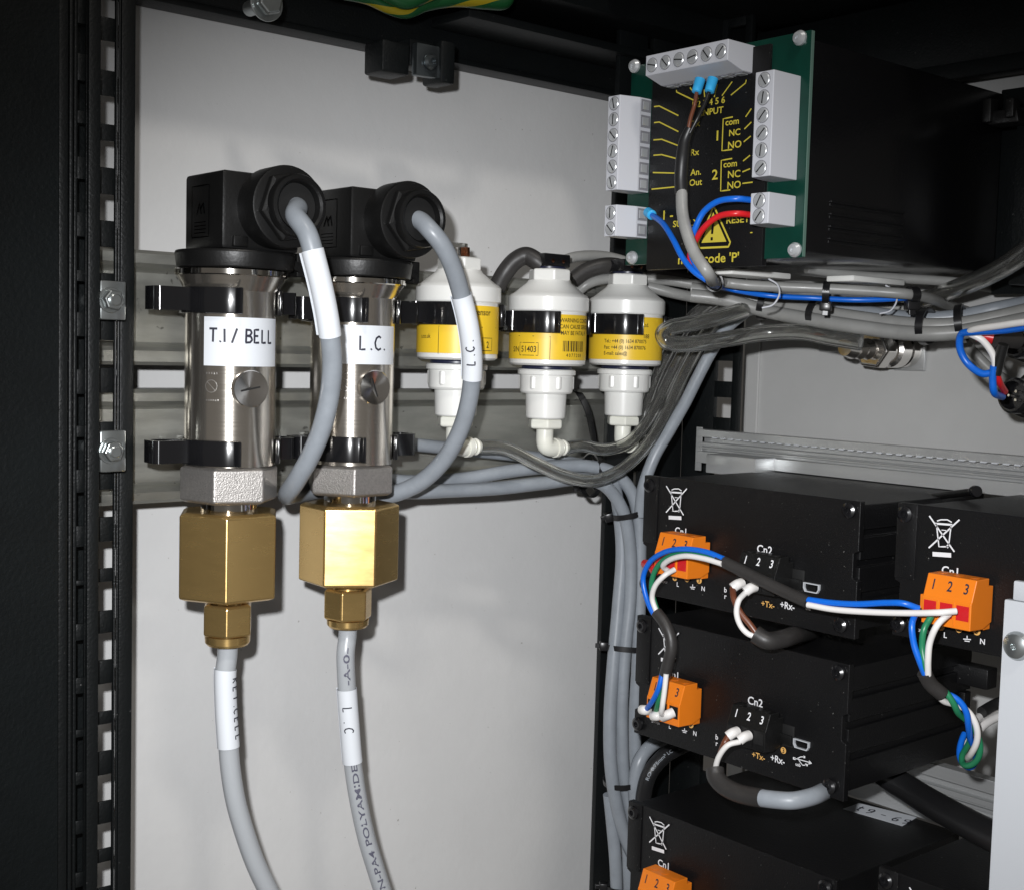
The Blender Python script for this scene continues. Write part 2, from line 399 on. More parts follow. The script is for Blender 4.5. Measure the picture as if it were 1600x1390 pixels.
# ------------------------------------------------------------------ top beams
YB = .500
zt = PY(350, 24, YB).z
tb = thing('top_beam', 'black steel beam crossing above the white side panel', 'beam', (.4, YB, zt))
box('lower_lip', (.06, YB, zt), (.56, YB+.013, zt+.003), 'black_powder', tb, .0006)
box('beam_face', (.06, YB+.002, zt+.0032), (.56, YB+.013, zt+.030), 'black_powder', tb, .0006)
box('upper_channel', (.06, .456, zt+.026), (.56, YB+.0018, zt+.060), 'black_powder', tb, .0010)  # brought forward and shaped to cast the soft shadow band on the panel
box('shelf_lip', (.37, .470, zt+.0135), (.56, .4985, zt+.0175), 'black_powder', tb, .0006)
XC = .552
z0, z1 = PX(1600, 82, XC).z, PX(1430, 0, XC).z
cb = thing('cross_beam', 'dark steel cross beam at the top right above the black instrument', 'beam', (XC, .3, z0))
box('beam_face', (XC, -.1, z0), (XC+.010, .473, z1), 'black_powder', cb, .0008)
box('lower_lip', (XC-.004, -.1, z0-.008), (XC+.006, .473, z0-.0005), 'black_powder', cb, .0008)
rt = thing('roof_bar', 'black roof bar above the instrument at the very top of the frame', 'beam', (.42, .3, z1))
box('bar_face', (.44, -.1, z1+.002), (XC+.02, .473, z1+.05), 'black_wall', rt, .0008)
p = PX(1572, 300, .50)
sp_ = thing('rack_post', 'black post edge at the right margin behind the hose loop', 'rack post', (.50, p.y, 0))
yr = PX(1556, 300, .545).y
box('post_face', (.545, yr-.05, PX(1556, 460, .545).z), (.551, yr, PX(1570, 140, .545).z), 'black_powder', sp_, .0006)
box('post_edge', (.520, yr-.05, PX(1580, 445, .52).z), (.544, yr-.022, PX(1580, 170, .52).z), 'black_powder', sp_, .0006)
cl_ = thing('cable_clip', 'black plastic clip on the post at the right margin', 'clip', PX(1578, 188, .51))
p = PX(1575, 185, .515)
bm = bmesh.new(); obox(bm, p, (1,0,0), (0,1,0), (0,.2,1), .01, .014, .006); finish('clip_body', bm, 'black_plastic', cl_, bevel=.001, smooth=True)
bm = bmesh.new(); obox(bm, p+Vector((-.004, .006, .003)), (1,0,0), (0,1,0), (0,0,1), .006, .004, .010); obox(bm, p+Vector((-.004,-.004,.003)), (1,0,0), (0,1,0), (0,0,1), .006, .004, .008); finish('clip_jaw', bm, 'black_plastic', cl_, bevel=.0008, smooth=True)

# clamp under the top beam
cc = thing('beam_clamp', 'black clamp with a zinc plate and screw hanging from the top beam', 'clamp', PY(655, 100, .465))
def pybox(name, px0, py0, px1, py1, Y, th, material, parent, bevel=.0005):
    a, b = PY(px0, py0, Y), PY(px1, py1, Y)
    return box(name, (a.x, Y, b.z), (b.x, Y+th, a.z), material, parent, bevel)
pybox('clamp_arm', 598, 60, 640, 119, .462, .014, 'black_powder', cc, .0012)
pybox('clamp_arm', 690, 62, 711, 133, .462, .014, 'black_powder', cc, .0012)
pybox('clamp_block', 641, 60, 689, 112, .468, .010, 'black_powder', cc)
pybox('clamp_plate', 652, 66, 689, 124, .4635, .004, 'zinc_dark', cc)
a = PY(672, 97, .463); lathe('screw', a, (0,-1,0), [(.0035,0),(.0035,.001),(.0026,.0022),(.0014,.0024),(.0012,.0012),(0,.0012)], 'zinc_dark', cc, 24)
# bolt at the top
a = PY(415, 5, .462)
bt = thing('beam_bolt', 'zinc bolt head with washer in the top beam above the white panel', 'bolt', a)
lathe('washer', a, (0,-1,0), solid(.0072, 0, .0012, .0003), 'zinc', bt); hexa('bolt_head', a, (0,-1,0), .0056, .0012, .005, (1,0,0), .3, 'zinc', bt)
lathe('shank', a, (0,1,0), solid(.003, 0, .013), 'zinc', bt, 16)
# earth wire
pts = [PY(x, y, Y) for x, y, Y in ((470,-32,.464),(520,-14,.463),(575,-2,.461),(610,14,.459),(635,20,.458),(665,9,.457),(710,2,.456),(760,6,.455),(788,6,.455),(796,-8,.458),(790,-30,.462))]
o = tube('earth_wire', pts, .0026, 'earth_wire'); recenter(o); props(o, 'green and yellow striped earth wire looping along the top beam', 'wire')
pts = [PY(x, y, Y) for x, y, Y in ((560,-30,.457),(600,-8,.455),(632,6,.453),(665,-4,.453),(700,-20,.455))]
o = tube('earth_wire', pts, .0024, 'earth_wire'); recenter(o); props(o, 'second earth wire just above the striped loop at the top edge', 'wire')

# ------------------------------------------------------------------ mounting rails
def sheet(pts, t):
    pts = [Vector(p) for p in pts]; L = []; R = []
    for i, p in enumerate(pts):
        a = (p-pts[i-1]).normalized() if i else (pts[1]-p).normalized()
        b = (pts[i+1]-p).normalized() if i < len(pts)-1 else a
        n1, n2 = Vector((-a.y, a.x)), Vector((-b.y, b.x)); n = (n1+n2).normalized(); k = t/2/max(.4, n.dot(n1))
        L.append(p+n*k); R.append(p-n*k)
    return L+R[::-1]
def rail(pys, label):
    z = [PY(207, y, YR).z for y in pys]; r = .0012
    prof = [(.018, z[0]), (.001, z[0]), (0, z[0]-.001), (0, z[1]+r), (r, z[1]), (.0065-r, z[1]-.001), (.0065, z[1]-.001-r), (.0065, z[2]+.001+r), (.0065-r, z[2]+.001), (r, z[2]), (0, z[2]-r), (0, z[3]+.001), (.001, z[3]), (.018, z[3])]
    x0, x1 = XY(150, YR), XY(1030, YR, 500)
    o = extr('mounting_rail', sheet(prof, .0012), (x0, YR, 0), (0,1,0), (0,0,1), (1,0,0), x1-x0, 'galvanised', None)
    return props(o, label, 'rail', 'galvanised rails across the side panel')
RU = rail((392, 414, 544, 568), 'upper galvanised steel rail behind the yellow labelled sensors')
RL = rail((611, 631, 766, 785), 'lower galvanised steel rail above the brass fittings')
for py, lab in ((469, 'zinc bracket and bolt holding the upper rail to the slotted post'), (704, 'zinc bracket and bolt holding the lower rail to the slotted post')):
    a = PY(172, py, .4575); b_ = thing('rail_bracket', lab, 'bracket', a, 'rail brackets on the left post')
    pybox('plate', 157, py-31, 197, py+32, .4578, .0022, 'zinc', b_, .0006)
    lathe('washer', a, (0,-1,0), solid(.0047, 0, .0008, .0002), 'zinc', b_, 28)
    hexa('bolt_head', a, (0,-1,0), .0040, .0008, .0044, (1,0,0), .4+py*.01, 'zinc', b_, .0006)
    lathe('screw_tip', a+Vector((0,0,0)), (0,-1,0), [(0,.0044),(.0022,.0044),(.0022,.0052),(.0018,.0055),(0,.0055)], 'zinc', b_, 20)
    lathe('shank', a+Vector((0,.0025,0)), (0,1,0), solid(.0025, 0, .020), 'zinc', b_, 14)

# ------------------------------------------------------------------ pressure sensors
YT = .4505
def sensor(cx, Y, lev, ph, who, lbl, lbl_ang, knob_ang, knob_rot):
    """lev: pixel heights of the levels, read at pixel column cx"""
    px, ref = cx
    A = PY(px, ref, Y); X = A.x; Z = lambda py: PY(px, py, Y).z
    tc = Vector((-X, -Y, 0)).normalized(); rt = Vector((-tc.y, tc.x, 0)); 
    if rt.dot(RIGHT) < 0: rt = -rt
    vd = lambda deg: tc*math.cos(rad(deg))+rt*math.sin(rad(deg))
    base = Z(lev['end']); s = thing('pressure_sensor', lbl, 'pressure sensor', (X, Y, base), 'pressure sensors in clips on the rails')
    R = .0172
    ax = (0,0,-1); ctr = Vector((X, Y, 0))
    def L(name, prof, m_, n=56): return lathe(name, (X, Y, 0), (0,0,1), [(r, z) for r, z in prof], m_, s, n)
    zf, zc, zh = Z(lev['flange']), Z(lev['cone']), Z(lev['hex'])
    body = L('body', [(0,zf-.0026),(.0206,zf-.0026),(.0200,zf-.0034),(R+.0007,zc+.0006),(R,zc-.0004),(R,zh-.0005),(0,zh-.0005)], 'stainless')
    L('flange', [(0,zf),(.0208,zf),(.0214,zf-.0004),(.0214,zf-.0022),(.0208,zf-.0026),(0,zf-.0026)], 'polished')
    z2 = Z(lev['hex_end']); hexa('steel_hexagon', (X,Y,0), (0,0,1), .0188, z2, zh-.0005, vd(ph[0]), 0, 'cast_steel', s)
    z3 = Z(lev['brass']); L('neck', [(0,z3-.001),(.0108,z3-.001),(.0108,z2+.0005),(0,z2+.0005)], 'polished', 40)
    z4 = Z(lev['brass_end']); hexa('brass_coupling', (X,Y,0), (0,0,1), .0206, z4, z3, vd(ph[1]), 0, 'brass', s, .0010)
    z5 = Z(lev['nut']); L('brass_neck', [(0,z5-.001),(.0072,z5-.001),(.0072,z4+.0005),(0,z4+.0005)], 'brass', 36)
    z6 = Z(lev['nut_end']); hexa('compression_nut', (X,Y,0), (0,0,1), .0102, z6, z5, vd(ph[2]), 0, 'brass', s, .0008)
    z7 = base; L('nut_collar', [(.0045,z7+.0002),(.0078,z7),(.0086,z7+.001),(.0088,z6),(0,z6)], 'brass', 36)
    # small round screw cover standing proud of the tube
    kd = vd(knob_ang); kz = Z(lev['knob']); kc = Vector((X,Y,kz))+kd*(R+.0001)
    kn = lathe('screw_cover', kc, kd, [(.0068,-.003),(.0070,.0010),(.0067,.0014),(.0006,.0001),(0,.0001)], 'nickel', s, 44)
    sd = Vector((0,0,1)).cross(kd).normalized(); c2 = sd*math.cos(knob_rot)+Vector((0,0,1))*math.sin(knob_rot)
    bm = bmesh.new(); obox(bm, kc+kd*.0004, c2, kd.cross(c2), kd, .0078, .0006, .0012); o = finish('slot', bm, 'dark_hole', s)
    # paper label with pen lettering
    la, lb = lbl_ang; zl0, zl1 = Z(lev['label'][1]), Z(lev['label'][0]); 
    bm = bmesh.new(); n = 26; prev = None
    for i in range(n+1):
        d = vd(la+(lb-la)*i/n); p0 = Vector((X,Y,zl0))+d*(R+.0002); p1 = Vector((X,Y,zl1))+d*(R+.0002)
        q = (bm.verts.new(p0), bm.verts.new(p1), bm.verts.new(p0-d*.00015), bm.verts.new(p1-d*.00015))
        if prev: bm.faces.new((prev[0], q[0], q[1], prev[1])); bm.faces.new((prev[1], q[1], q[3], prev[3])); bm.faces.new((prev[2], prev[0], q[0], q[2]))
        prev = q
    lab = finish('paper_label', bm, 'paper', s, auto=rad(40))
    # engraved ring mark on the tube
    sgn = 1 if Vector((-tc.y, tc.x, 0)).dot(RIGHT) > 0 else -1
    cm = cylmap(X, Y, 0, R+.00012, vd(0)); mp = lambda x, y: cm(x*sgn, y)
    bm = bmesh.new(); ma = rad(lev['mark'])*R; mz = Z(lev['knob']-3)
    add_stroke(bm, [(ma+.0023*math.cos(t*math.pi/10), mz+.0023*math.sin(t*math.pi/10)) for t in range(21)], .00018, mp)
    add_stroke(bm, [(ma-.0015, mz+.0015), (ma+.0015, mz-.0015)], .00018, mp)
    for k in range(5): add_stroke(bm, [(ma-.002+k*.001, mz+.0048), (ma-.0016+k*.001, mz+.0048)], .0007, mp)
    for k in range(6): add_stroke(bm, [(ma-.002+k*.0009, mz-.0052), (ma-.0016+k*.0009, mz-.0052)], .0006, mp)
    finish('engraving', bm, 'cast_steel', s)
    mp2 = (lambda c: (lambda x, y: c(x*sgn, y)))(cylmap(X, Y, 0, R+.0004, vd(0)))
    bm = bmesh.new(); tz = Z(lev['text'][1]); th = Z(lev['text'][0])-tz
    handwrite(bm, who, th, .0008, mp2, rad(lev['text_ang'])*R, tz, gap=lev['gap']); finish('lettering', bm, 'ink', lab)
    # connector head
    g0 = Z(lev['gasket']); hz = Z(lev['head'])
    bm = bmesh.new(); lathem(bm, (X+.0010,Y-.001,0), (0,0,1), [(0,zf+.0002),(.0215,zf+.0002),(.0218,zf+.0006),(.0226,g0-.0010),(.0222,g0),(0,g0)], 44, 0, (1,0,0)); finish('gasket', bm, 'black_plastic', s, bevel=.0005, smooth=True)
    x0_, x1_, y0_, y1_ = X-.0135, X+.0190, Y-.0175, Y+.0125
    hd = box('connector_head', (x0_, y0_, g0), (x1_, y1_, hz), 'black_plastic', s, .0016)
    # embossed mark on the left face
    cm3 = planemap((x0_-.00015, y1_-.0135, (g0+hz)/2), (0,-1,0), (0,0,1)); bm = bmesh.new()
    for st in ([(-.003,-.001),(-.001,.003),(.0005,-.001)],[(0,.001),(.002,.003),(.003,-.001)]): add_stroke(bm, st, .0006, cm3)
    for k in range(4): add_stroke(bm, [(-.005,-.004-k*.0013),(.004,-.004-k*.0013)], .0003, cm3)
    add_stroke(bm, [(-.007,-.0095),(.0065,-.0095),(.0065,.0095),(-.007,.0095),(-.007,-.0095)], .0004, cm3)
    finish('embossing', bm, 'black_gloss', hd)
    box('catch', (x0_+.004, y0_-.0015, g0+.001), (x0_+.010, y0_+.001, g0+.005), 'black_plastic', hd, .0005)
    bm = bmesh.new(); obox(bm, (X+.0205, Y-.004, g0-.003), (1,0,-.45), (0,1,0), (.45,0,1), .010, .012, .0035); obox(bm, (X+.0250, Y-.004, g0-.0035), (1,0,0), (0,1,0), (0,0,1), .0035, .010, .009); finish('latch', bm, 'black_plastic', s, bevel=.0005, smooth=True)
    gx, gz = X+.0075, (g0+hz)/2+.0018
    lathe('cable_gland', (gx, y0_, gz), (0,-1,0), [(0,0),(.0150,0),(.0152,.0105),(.0149,.0115),(.0142,.0118),(0,.0118)], 'black_plastic', s, 48)
    hexa('gland_nut_ring', (gx, y0_, gz), (0,-1,0), .0136, .0115, .0155, (1,0,.2), 0, 'black_plastic', s, .0006)
    lathe('gland_nut', (gx, y0_, gz), (0,-1,0), [(0,.0150),(.0112,.0150),(.0114,.0184),(.0110,.0192),(.0096,.0194),(.0088,.0186),(.0084,.0158),(0,.0157)], 'black_plastic', s, 44)
    lathe('gland_opening', (gx, y0_, gz), (0,-1,0), [(0,.0158),(.0083,.0158),(.0083,.0160),(0,.0160)], 'dark_hole', s, 30)
    return s, X, Y, Z, vd, (gx, y0_-.014, gz)
s1, X1, Y1, Z1, vd1, g1 = sensor((360, 600), YT, dict(end=1005, flange=423, cone=455, hex=722, hex_end=782, brass=796, brass_end=930, nut=940, nut_end=990, knob=605, label=(497,571), mark=-24, text=(515,535), text_ang=-27, gap=.93, gasket=395, head=276),
    (-17.5, -2, -2), 'T.I / BELL', 'left pressure sensor with the longer handwritten paper label and dull brass coupling', (-34, 72), 24, .2)
s2, X2, Y2, Z2, vd2, g2 = sensor((550, 600), YT+.001, dict(end=977, flange=436, cone=465, hex=720, hex_end=770, brass=784, brass_end=907, nut=917, nut_end=965, knob=603, label=(509,568), mark=-10, text=(525,546), text_ang=9, gap=1.1, gasket=408, head=300),
    (5.6, -29, -15), 'L.C.', 'right pressure sensor with the short handwritten label and the brightly glaring brass coupling', (-20, 72), 30, 1.9)

# ------------------------------------------------------------------ spring clips on the rails
def clip(X, Y, z0, z1, r, lab, group, ears=(.0152, .0100), arm=(47, 337)):
    """open ring round a tube: opening faces away from the rail, ears on both sides, back on the rail"""
    c = thing('spring_clip', lab, 'clip', (X, Y+r, z0), group)
    th = .0019; r0 = r+.0003; bm = bmesh.new(); n = 44; prev = None; H = z1-z0
    pts_in = []; pts_out = []
    for i in range(n+1):
        a = rad(-90+arm[0]+(arm[1]-arm[0])*i/n); k = 1.0
        d = Vector((math.cos(a), math.sin(a)))
        pts_in.append(d*r0); pts_out.append(d*(r0+th))
    # rounded flared tips
    tp = pts_out[-1]; dd = tp.normalized(); tv = Vector((-dd.y, dd.x)); lip = [tp+tv*.0008+dd*.0012, tp+tv*.0020+dd*.0022, tp+tv*.0024+dd*.0014, tp+tv*.0014-dd*.0004]
    prof = pts_in+[pts_in[-1]+tv*.0006]+[lip[3], lip[2], lip[1], lip[0]]+pts_out[::-1]
    extr('clip_ring', prof, (X, Y, z0), (1,0,0), (0,1,0), (0,0,1), H, 'black_gloss', c, .0004)
    d0 = YR-Y
    for sx in (-1, 1):
        e0, e1 = r+th-.001, r+ears[(sx+1)//2]
        w_ = e1-e0; q_ = .0026; rn = [(w_-q_+q_*math.cos(t), q_+q_*math.sin(t)) for t in [rad(-90+18*k) for k in range(6)]]; pr = [(0,0)]+rn+[(x, .0115-y) for x, y in rn[::-1]]+[(0,.0115)]
        cx_, cy_ = w_/2, .00575; pin = [(cx_+(x-cx_)*.72, cy_+(y-cy_)*.68) for x, y in pr]
        bm = bmesh.new(); oy = Y-.004
        # looped ear: outer wall with a hollow
        O = [[bm.verts.new((X+sx*(e0+p[0]), oy+p[1], z)) for p in pr] for z in (z0+.0008, z1-.0003)]
        I = [[bm.verts.new((X+sx*(e0+p[0]), oy+p[1], z)) for p in pin] for z in (z0+.0008, z1-.0003)]
        for i in range(len(pr)):
            j = (i+1) % len(pr)
            bm.faces.new((O[0][i],O[0][j],O[1][j],O[1][i])); bm.faces.new((I[0][i],I[0][j],I[1][j],I[1][i]))
            for q in (0,1): bm.faces.new((O[q][i],O[q][j],I[q][j],I[q][i]))
        finish('clip_ear', bm, 'black_gloss', c, auto=rad(40))
    box('clip_base', (X-.008, Y+r0+.0005, z0+.0005), (X+.008, YR-.0003, z1-.0005), 'black_gloss', c, .0005)
    return c
G1 = 'black spring clips on the rails'
clip(X1, Y1, Z1(492), Z1(452), .0172, 'upper black spring clip round the left pressure sensor', G1)
clip(X1, Y1, Z1(722), Z1(684), .0172, 'lower black spring clip round the left pressure sensor', G1)
clip(X2, Y2, Z2(505), Z2(467), .0172, 'upper black spring clip round the right pressure sensor', G1, ears=(.0100, .0140))
clip(X2, Y2, Z2(716), Z2(678), .0172, 'lower black spring clip round the right pressure sensor', G1, ears=(.0100, .0140))

# ------------------------------------------------------------------ gas sensors
YG = .4545
def gas(px, off, who, lab, texts, headx):
    A = PY(px, 520, YG); X = A.x; Z = lambda py: PY(px, py, YG).z
    zb = Z(off); u = .000302   # metres per pixel of the middle sensor
    k = lambda d: zb+d*u       # d: pixels above the bottom of the body
    s = thing('gas_sensor', lab, 'gas sensor', (X, YG, k(-128)), 'white and yellow gas sensors on the upper rail')
    tc = Vector((-X, -YG, 0)).normalized(); rt = Vector((-tc.y, tc.x, 0)); sgn = 1
    if rt.dot(RIGHT) < 0: rt = -rt; sgn = -1
    def L(name, prof, m_, n=48, par=s): return lathe(name, (X, YG, 0), (0,0,1), [(r, k(h)) for r, h in prof], m_, par, n)
    L('body', [(0,0),(.0165,0),(.0178,3),(.0178,88),(0,88)], 'white_plastic')
    L('cap', [(0,82),(.0184,82),(.0188,84),(.0188,104),(.0178,108),(.0165,110),(.0105,126),(.0098,130),(0,130)], 'white_plastic')
    hexa('cap_hexagon', (X,YG,0), (0,0,1), .0100, k(128), k(148), tc, .25, 'white_plastic', s, .0006)
    lb = L('yellow_label', [(.0178,9),(.01805,9.3),(.01805,77),(.0178,77.5)], 'yellow_label')
    L('seal', [(0,0),(.0112,0),(.0118,-2),(.0118,-5),(.0112,-7),(0,-7)], 'rubber_blue')
    L('adapter', [(0,-6),(.0130,-6),(.0136,-8),(.0136,-14),(.0124,-15),(.0124,-40),(.0118,-43),(0,-43)], 'white_plastic')
    hexa('adapter_flat', (X,YG,0), (0,0,1), .0131, k(-38), k(-14.5), tc, .5, 'white_plastic', s, .0006)
    L('reducer', [(0,-43),(.0097,-43),(.0093,-80),(.0088,-82),(0,-82)], 'white_plastic', 40)
    hexa('nipple_nut', (X,YG,0), (0,0,1), .0084, k(-98), k(-82.3), tc, .15, 'natural_plastic', s, .0006)
    # elbow: down, round the corner, off along the rail
    e0 = Vector((X, YG, k(-98))); e1 = Vector((X, YG, k(-117))); d = Vector((1, 0, 0)) if who != 3 else Vector((1,.25,0)).normalized()
    pts = [e0, e1, e1+Vector((0,0,-.0022))+d*.0008, e1+Vector((0,0,-.0032))+d*.003, e1+Vector((0,0,-.0034))+d*.0065]
    tube('elbow', pts, .0041, 'natural_plastic', s, 18)
    q = e1+Vector((0,0,-.0034)); lathe('barb', q+d*.006, d, [(0,0),(.0046,0),(.0046,.0022),(.0032,.0026),(.0039,.0034),(.0030,.0050),(.0038,.0056),(.0030,.0075),(0,.0075)], 'natural_plastic', s, 26)
    cm = cylmap(X, YG, 0, .0181, tc); mp = lambda x, y: cm(x*sgn, k(0)+y)
    bm = bmesh.new()
    for t in texts:
        if t[0] == 'text': _, st, xp, yp, hp = t; add_text(bm, st, hp*u, mp, xp*u, yp*u, cw=.84)
        elif t[0] == 'line': add_stroke(bm, [(x*u, y*u) for x, y in t[1]], .00028, mp)
        else:
            x = t[1]
            rnd = random.Random(3)
            while x < t[3]:
                ww = rnd.choice((1, 1, 1.8, 2.6)); xm = x+ww/2
                add_stroke(bm, [(xm*u, t[2]*u), (xm*u, t[4]*u)], ww*u, mp); x += ww+rnd.choice((1.2, 1.6))
    finish('printing', bm, 'label_ink', lb)
    # plug on the cap
    hx = k(148)
    if headx == 0:
        box('connector_pin', (X+.001, YG-.003, hx), (X+.0035, YG+.0015, hx+.0045), 'copper', s, .0003)
        box('connector_pin', (X-.003, YG-.003, hx), (X-.0015, YG+.0015, hx+.0042), 'nickel', s, .0003)
        box('pin_housing', (X-.0045, YG+.001, hx), (X+.0055, YG+.005, hx+.0065), 'clear_hose', s, .0004)
    else:
        bm = bmesh.new(); boxm(bm, (X-.0080, YG-.0055, hx+.0008), (X+.0080, YG+.0055, hx+.0068)); finish('plug', bm, 'black_gloss', s, bevel=.0006, smooth=True)
        lathe('plug_foot', (X,YG,0), (0,0,1), [(0,hx),(.0076,hx),(.0076,hx+.0009),(0,hx+.0009)], 'rubber_blue', s, 28)
        for dx in (-.003, .0035): lathe('contact', (X+dx, YG-.005, hx+.0035), (0,-1,0), [(.0009,0),(.0009,.0006),(0,.0008)], 'copper', s, 10)
    return s, X, Z, k, tc
tx1 = [('text','s.co.uk',-62,30,6),('text','sensor',24,64,9),('line',[(-28,8),(-28,47),(70,47)]),('line',[(24,8),(24,47)]),('line',[(38,14),(58,14),(58,32),(38,32),(38,14)]),('text','2',46,18,9)]
tx2 = [('text','S/N',-62,20,8),('line',[(-46,15),(-14,15),(-14,34),(-46,34),(-46,15)]),('text','51403',-43,20,9),('line',[(-75,44),(4,44),(4,9)]),
       ('text','WARNING CONTENTS',18,66,6),('text','CAN CAUSE SERIOUS',18,56.5,6),('text','MAY BE FATAL IF',20,47,6),('bars',24,22,66,38),('text','4 0 7 7 2 0 8',30,14,5)]
tx3 = [('text','Ltd.',28,62,6),('text','188',30,44,6.5),('text','Tel.: +44 (0) 1634 870075',-36,36,5.6),('text','Fax: +44 (0) 1634 870076',-36,26,5.6),('text','E-mail: sales@',-36,16.5,5.6)]
gs1 = gas(715, 562, 1, 'gas sensor nearest the grey cable, its pins bare on top', tx1, 0)
gs2 = gas(856, 571, 2, 'middle gas sensor with the barcode and boxed serial number on its yellow label', tx2, 1)
gs3 = gas(978, 571, 3, 'gas sensor under the green circuit board, telephone lines on its yellow label', tx3, 1)
for gsx, ears, lab, arm in ((gs1, (.0085,.0075), 'black spring clip round the gas sensor nearest the grey cable', (52,320)), (gs2, (.0075,.0070), 'black spring clip round the middle gas sensor', (52,327)), (gs3, (.0070,.0130), 'black spring clip round the gas sensor under the circuit board', (52, 331))):
    clip(gsx[1], YG, gsx[3](49), gsx[3](82), .0181, lab, G1, ears=ears, arm=arm)

# ------------------------------------------------------------------ instrument with the green circuit board
XM = .400
AX, AZ = Vector((0,-1,0)), Vector((0,0,1))
def xbox(name, px0, py0, px1, py1, X, out, material, parent, bevel=.0005, back=0.):
    """box on an X plane, given by two opposite corners in the photograph read on its front face"""
    a, b = PX(px0, py0, X-out), PX(px1, py1, X-out)
    return box(name, (X-out, b.y, b.z), (X+back, a.y, a.z), material, parent, bevel)
a, b = PX(988, 104, XM), PX(1272, 50, XM)
c_, d_ = PX(984, 413, XM), PX(1257, 405, XM)
my1, my0 = (a.y+c_.y)/2, (b.y+d_.y)/2; mz1, mz0 = (a.z+b.z)/2, (c_.z+d_.z)/2
mod = thing('instrument', 'black instrument box with a green circuit board and white terminal blocks', 'instrument', (XM, (my0+my1)/2, mz0))
box('circuit_board', (XM-.0016, my0, mz0), (XM, my1, mz1), 'green_board', mod, .0002)
box('board_edge', (XM-.0015, my0-.0004, mz0+.0003), (XM-.0001, my0-.00005, mz1-.0003), 'board_edge', mod, 0)
hb = .0022
bm = bmesh.new(); hx0, hx1 = XM+.0005, .540
boxm(bm, (hx0, my0+hb, mz0+hb), (hx1, my1-hb, mz1-hb)); hous = finish('housing', bm, 'enamel', mod, bevel=.0012, smooth=True)
for i in range(4):                                         # louvres in the side of the housing
    zz = PY(1340, 322+i*19, my0+hb).z; xx0, xx1 = PY(1303, 330, my0).x, PY(1418, 330, my0).x
    bm = bmesh.new(); obox(bm, ((xx0+xx1)/2, my0+hb-.0004, zz), (1,0,0), (0,1,0), (0,0,1), xx1-xx0, .0012, .0008)
    obox(bm, ((xx0+xx1)/2, my0+hb-.0001, zz-.0012), (1,0,0), (0,1,0), (0,0,1), xx1-xx0, .0006, .0012)
    finish('louvre', bm, 'black_case', hous, bevel=.0002)
xbox('front_label', 1020, 105, 1190, 415, XM, .0030, 'black_case', mod, .0003)
for px, py in ((993, 104), (1251, 60), (989, 403), (1243, 391)):
    p = PX(px, py, XM-.0016); lathe('screw', p, (-1,0,0), [(0,0),(.0028,0),(.0028,.0009),(.0020,.0022),(.0008,.0025),(.0006,.0018),(0,.0018)], 'screw_silver', mod, 20)
# white screw terminals
def terminal(npole, p0, p1, along, side, Hh=.0175, wf=.0078, entry=True, name='terminal_block'):
    """p0, p1: ends of the screw face (points at height Hh); along: direction of the row; side: direction of the wire side"""
    p0, p1 = Vector(p0), Vector(p1); al = Vector(along).normalized(); sd = Vector(side).normalized(); out = Vector((-1,0,0))
    ln = abs((p1-p0).dot(al)); o = Vector((XM-.0016, p0.y, p0.z)); H = Hh-.0016
    prof = [(0,0),(0,H),(wf,H),(wf+.0026,H*.42),(wf+.0026,0)]
    t = extr(name, prof, o, sd, out, al, ln, 'terminal_white', mod, .0003, None)
    pit = ln/npole
    for i in range(npole):
        c = o+al*(pit*(i+.5))
        s0 = c+out*H+sd*(wf*.52)
        lathe('screw_well', s0-out*.0001, out, [(.0029,.0000),(.0029,.00016),(.0025,.00016),(.0025,0)], 'terminal_shade', t, 20)
        ang = random.uniform(-.9, .9); lathe('terminal_screw', s0-out*.0009, out, [(0,.0008),(.0024,.0008),(.0026,.0010),(.0023,.0013),(.0008,.00145),(0,.0015)], 'screw_silver', t, 18)
        v = al*math.cos(ang)+sd*math.sin(ang); bm = bmesh.new(); obox(bm, s0+out*.00046, v, out.cross(v), out, .0042, .00045, .0004); finish('screw_slot', bm, 'dark_hole', t)
        if entry:
            e = c+sd*(wf+.0026)+out*(H*.21); bm = bmesh.new(); obox(bm, e+sd*.00005, al, out, sd, pit*.78, H*.34, .0004); finish('wire_entry', bm, 'terminal_shade', t)
            bm = bmesh.new(); obox(bm, e+sd*.0003+out*.0002, al, out, sd, pit*.50, H*.22, .0005); finish('wire_clamp', bm, 'screw_silver', t)
    return t, pit
H_ = .0175; XF = XM-H_
zt0, zt1 = PX(958, 150, XF).z, PX(950, 298, XF).z; ya = PX(949, 200, XF).y
terminal(6, (0, ya, zt1), (0, ya, zt0), (0,0,1), (0,-1,0), H_, .0068)
zt0, zt1 = PX(950, 321, XF).z, PX(948, 370, XF).z
terminal(2, (0, ya, zt1), (0, ya, zt0), (0,0,1), (0,-1,0), H_, .0068)
yb = PX(1206, 200, XF).y; zt0, zt1 = PX(1190, 112, XF).z, PX(1172, 278, XF).z
terminal(6, (0, yb, zt1), (0, yb, zt0), (0,0,1), (0,1,0), H_, .0085)
zt0, zt1 = PX(1190, 301, XF).z, PX(1172, 351, XF).z
terminal(2, (0, yb, zt1), (0, yb, zt0), (0,0,1), (0,1,0), H_, .0085)
y0_, y1_ = PX(1009, 100, XF).y, PX(1138, 66, XF).y; zt = PX(1009, 88, XF).z
terminal(6, (0, y0_, zt), (0, y1_, zt), (0,-1,0), (0,0,-1), H_, .0078)
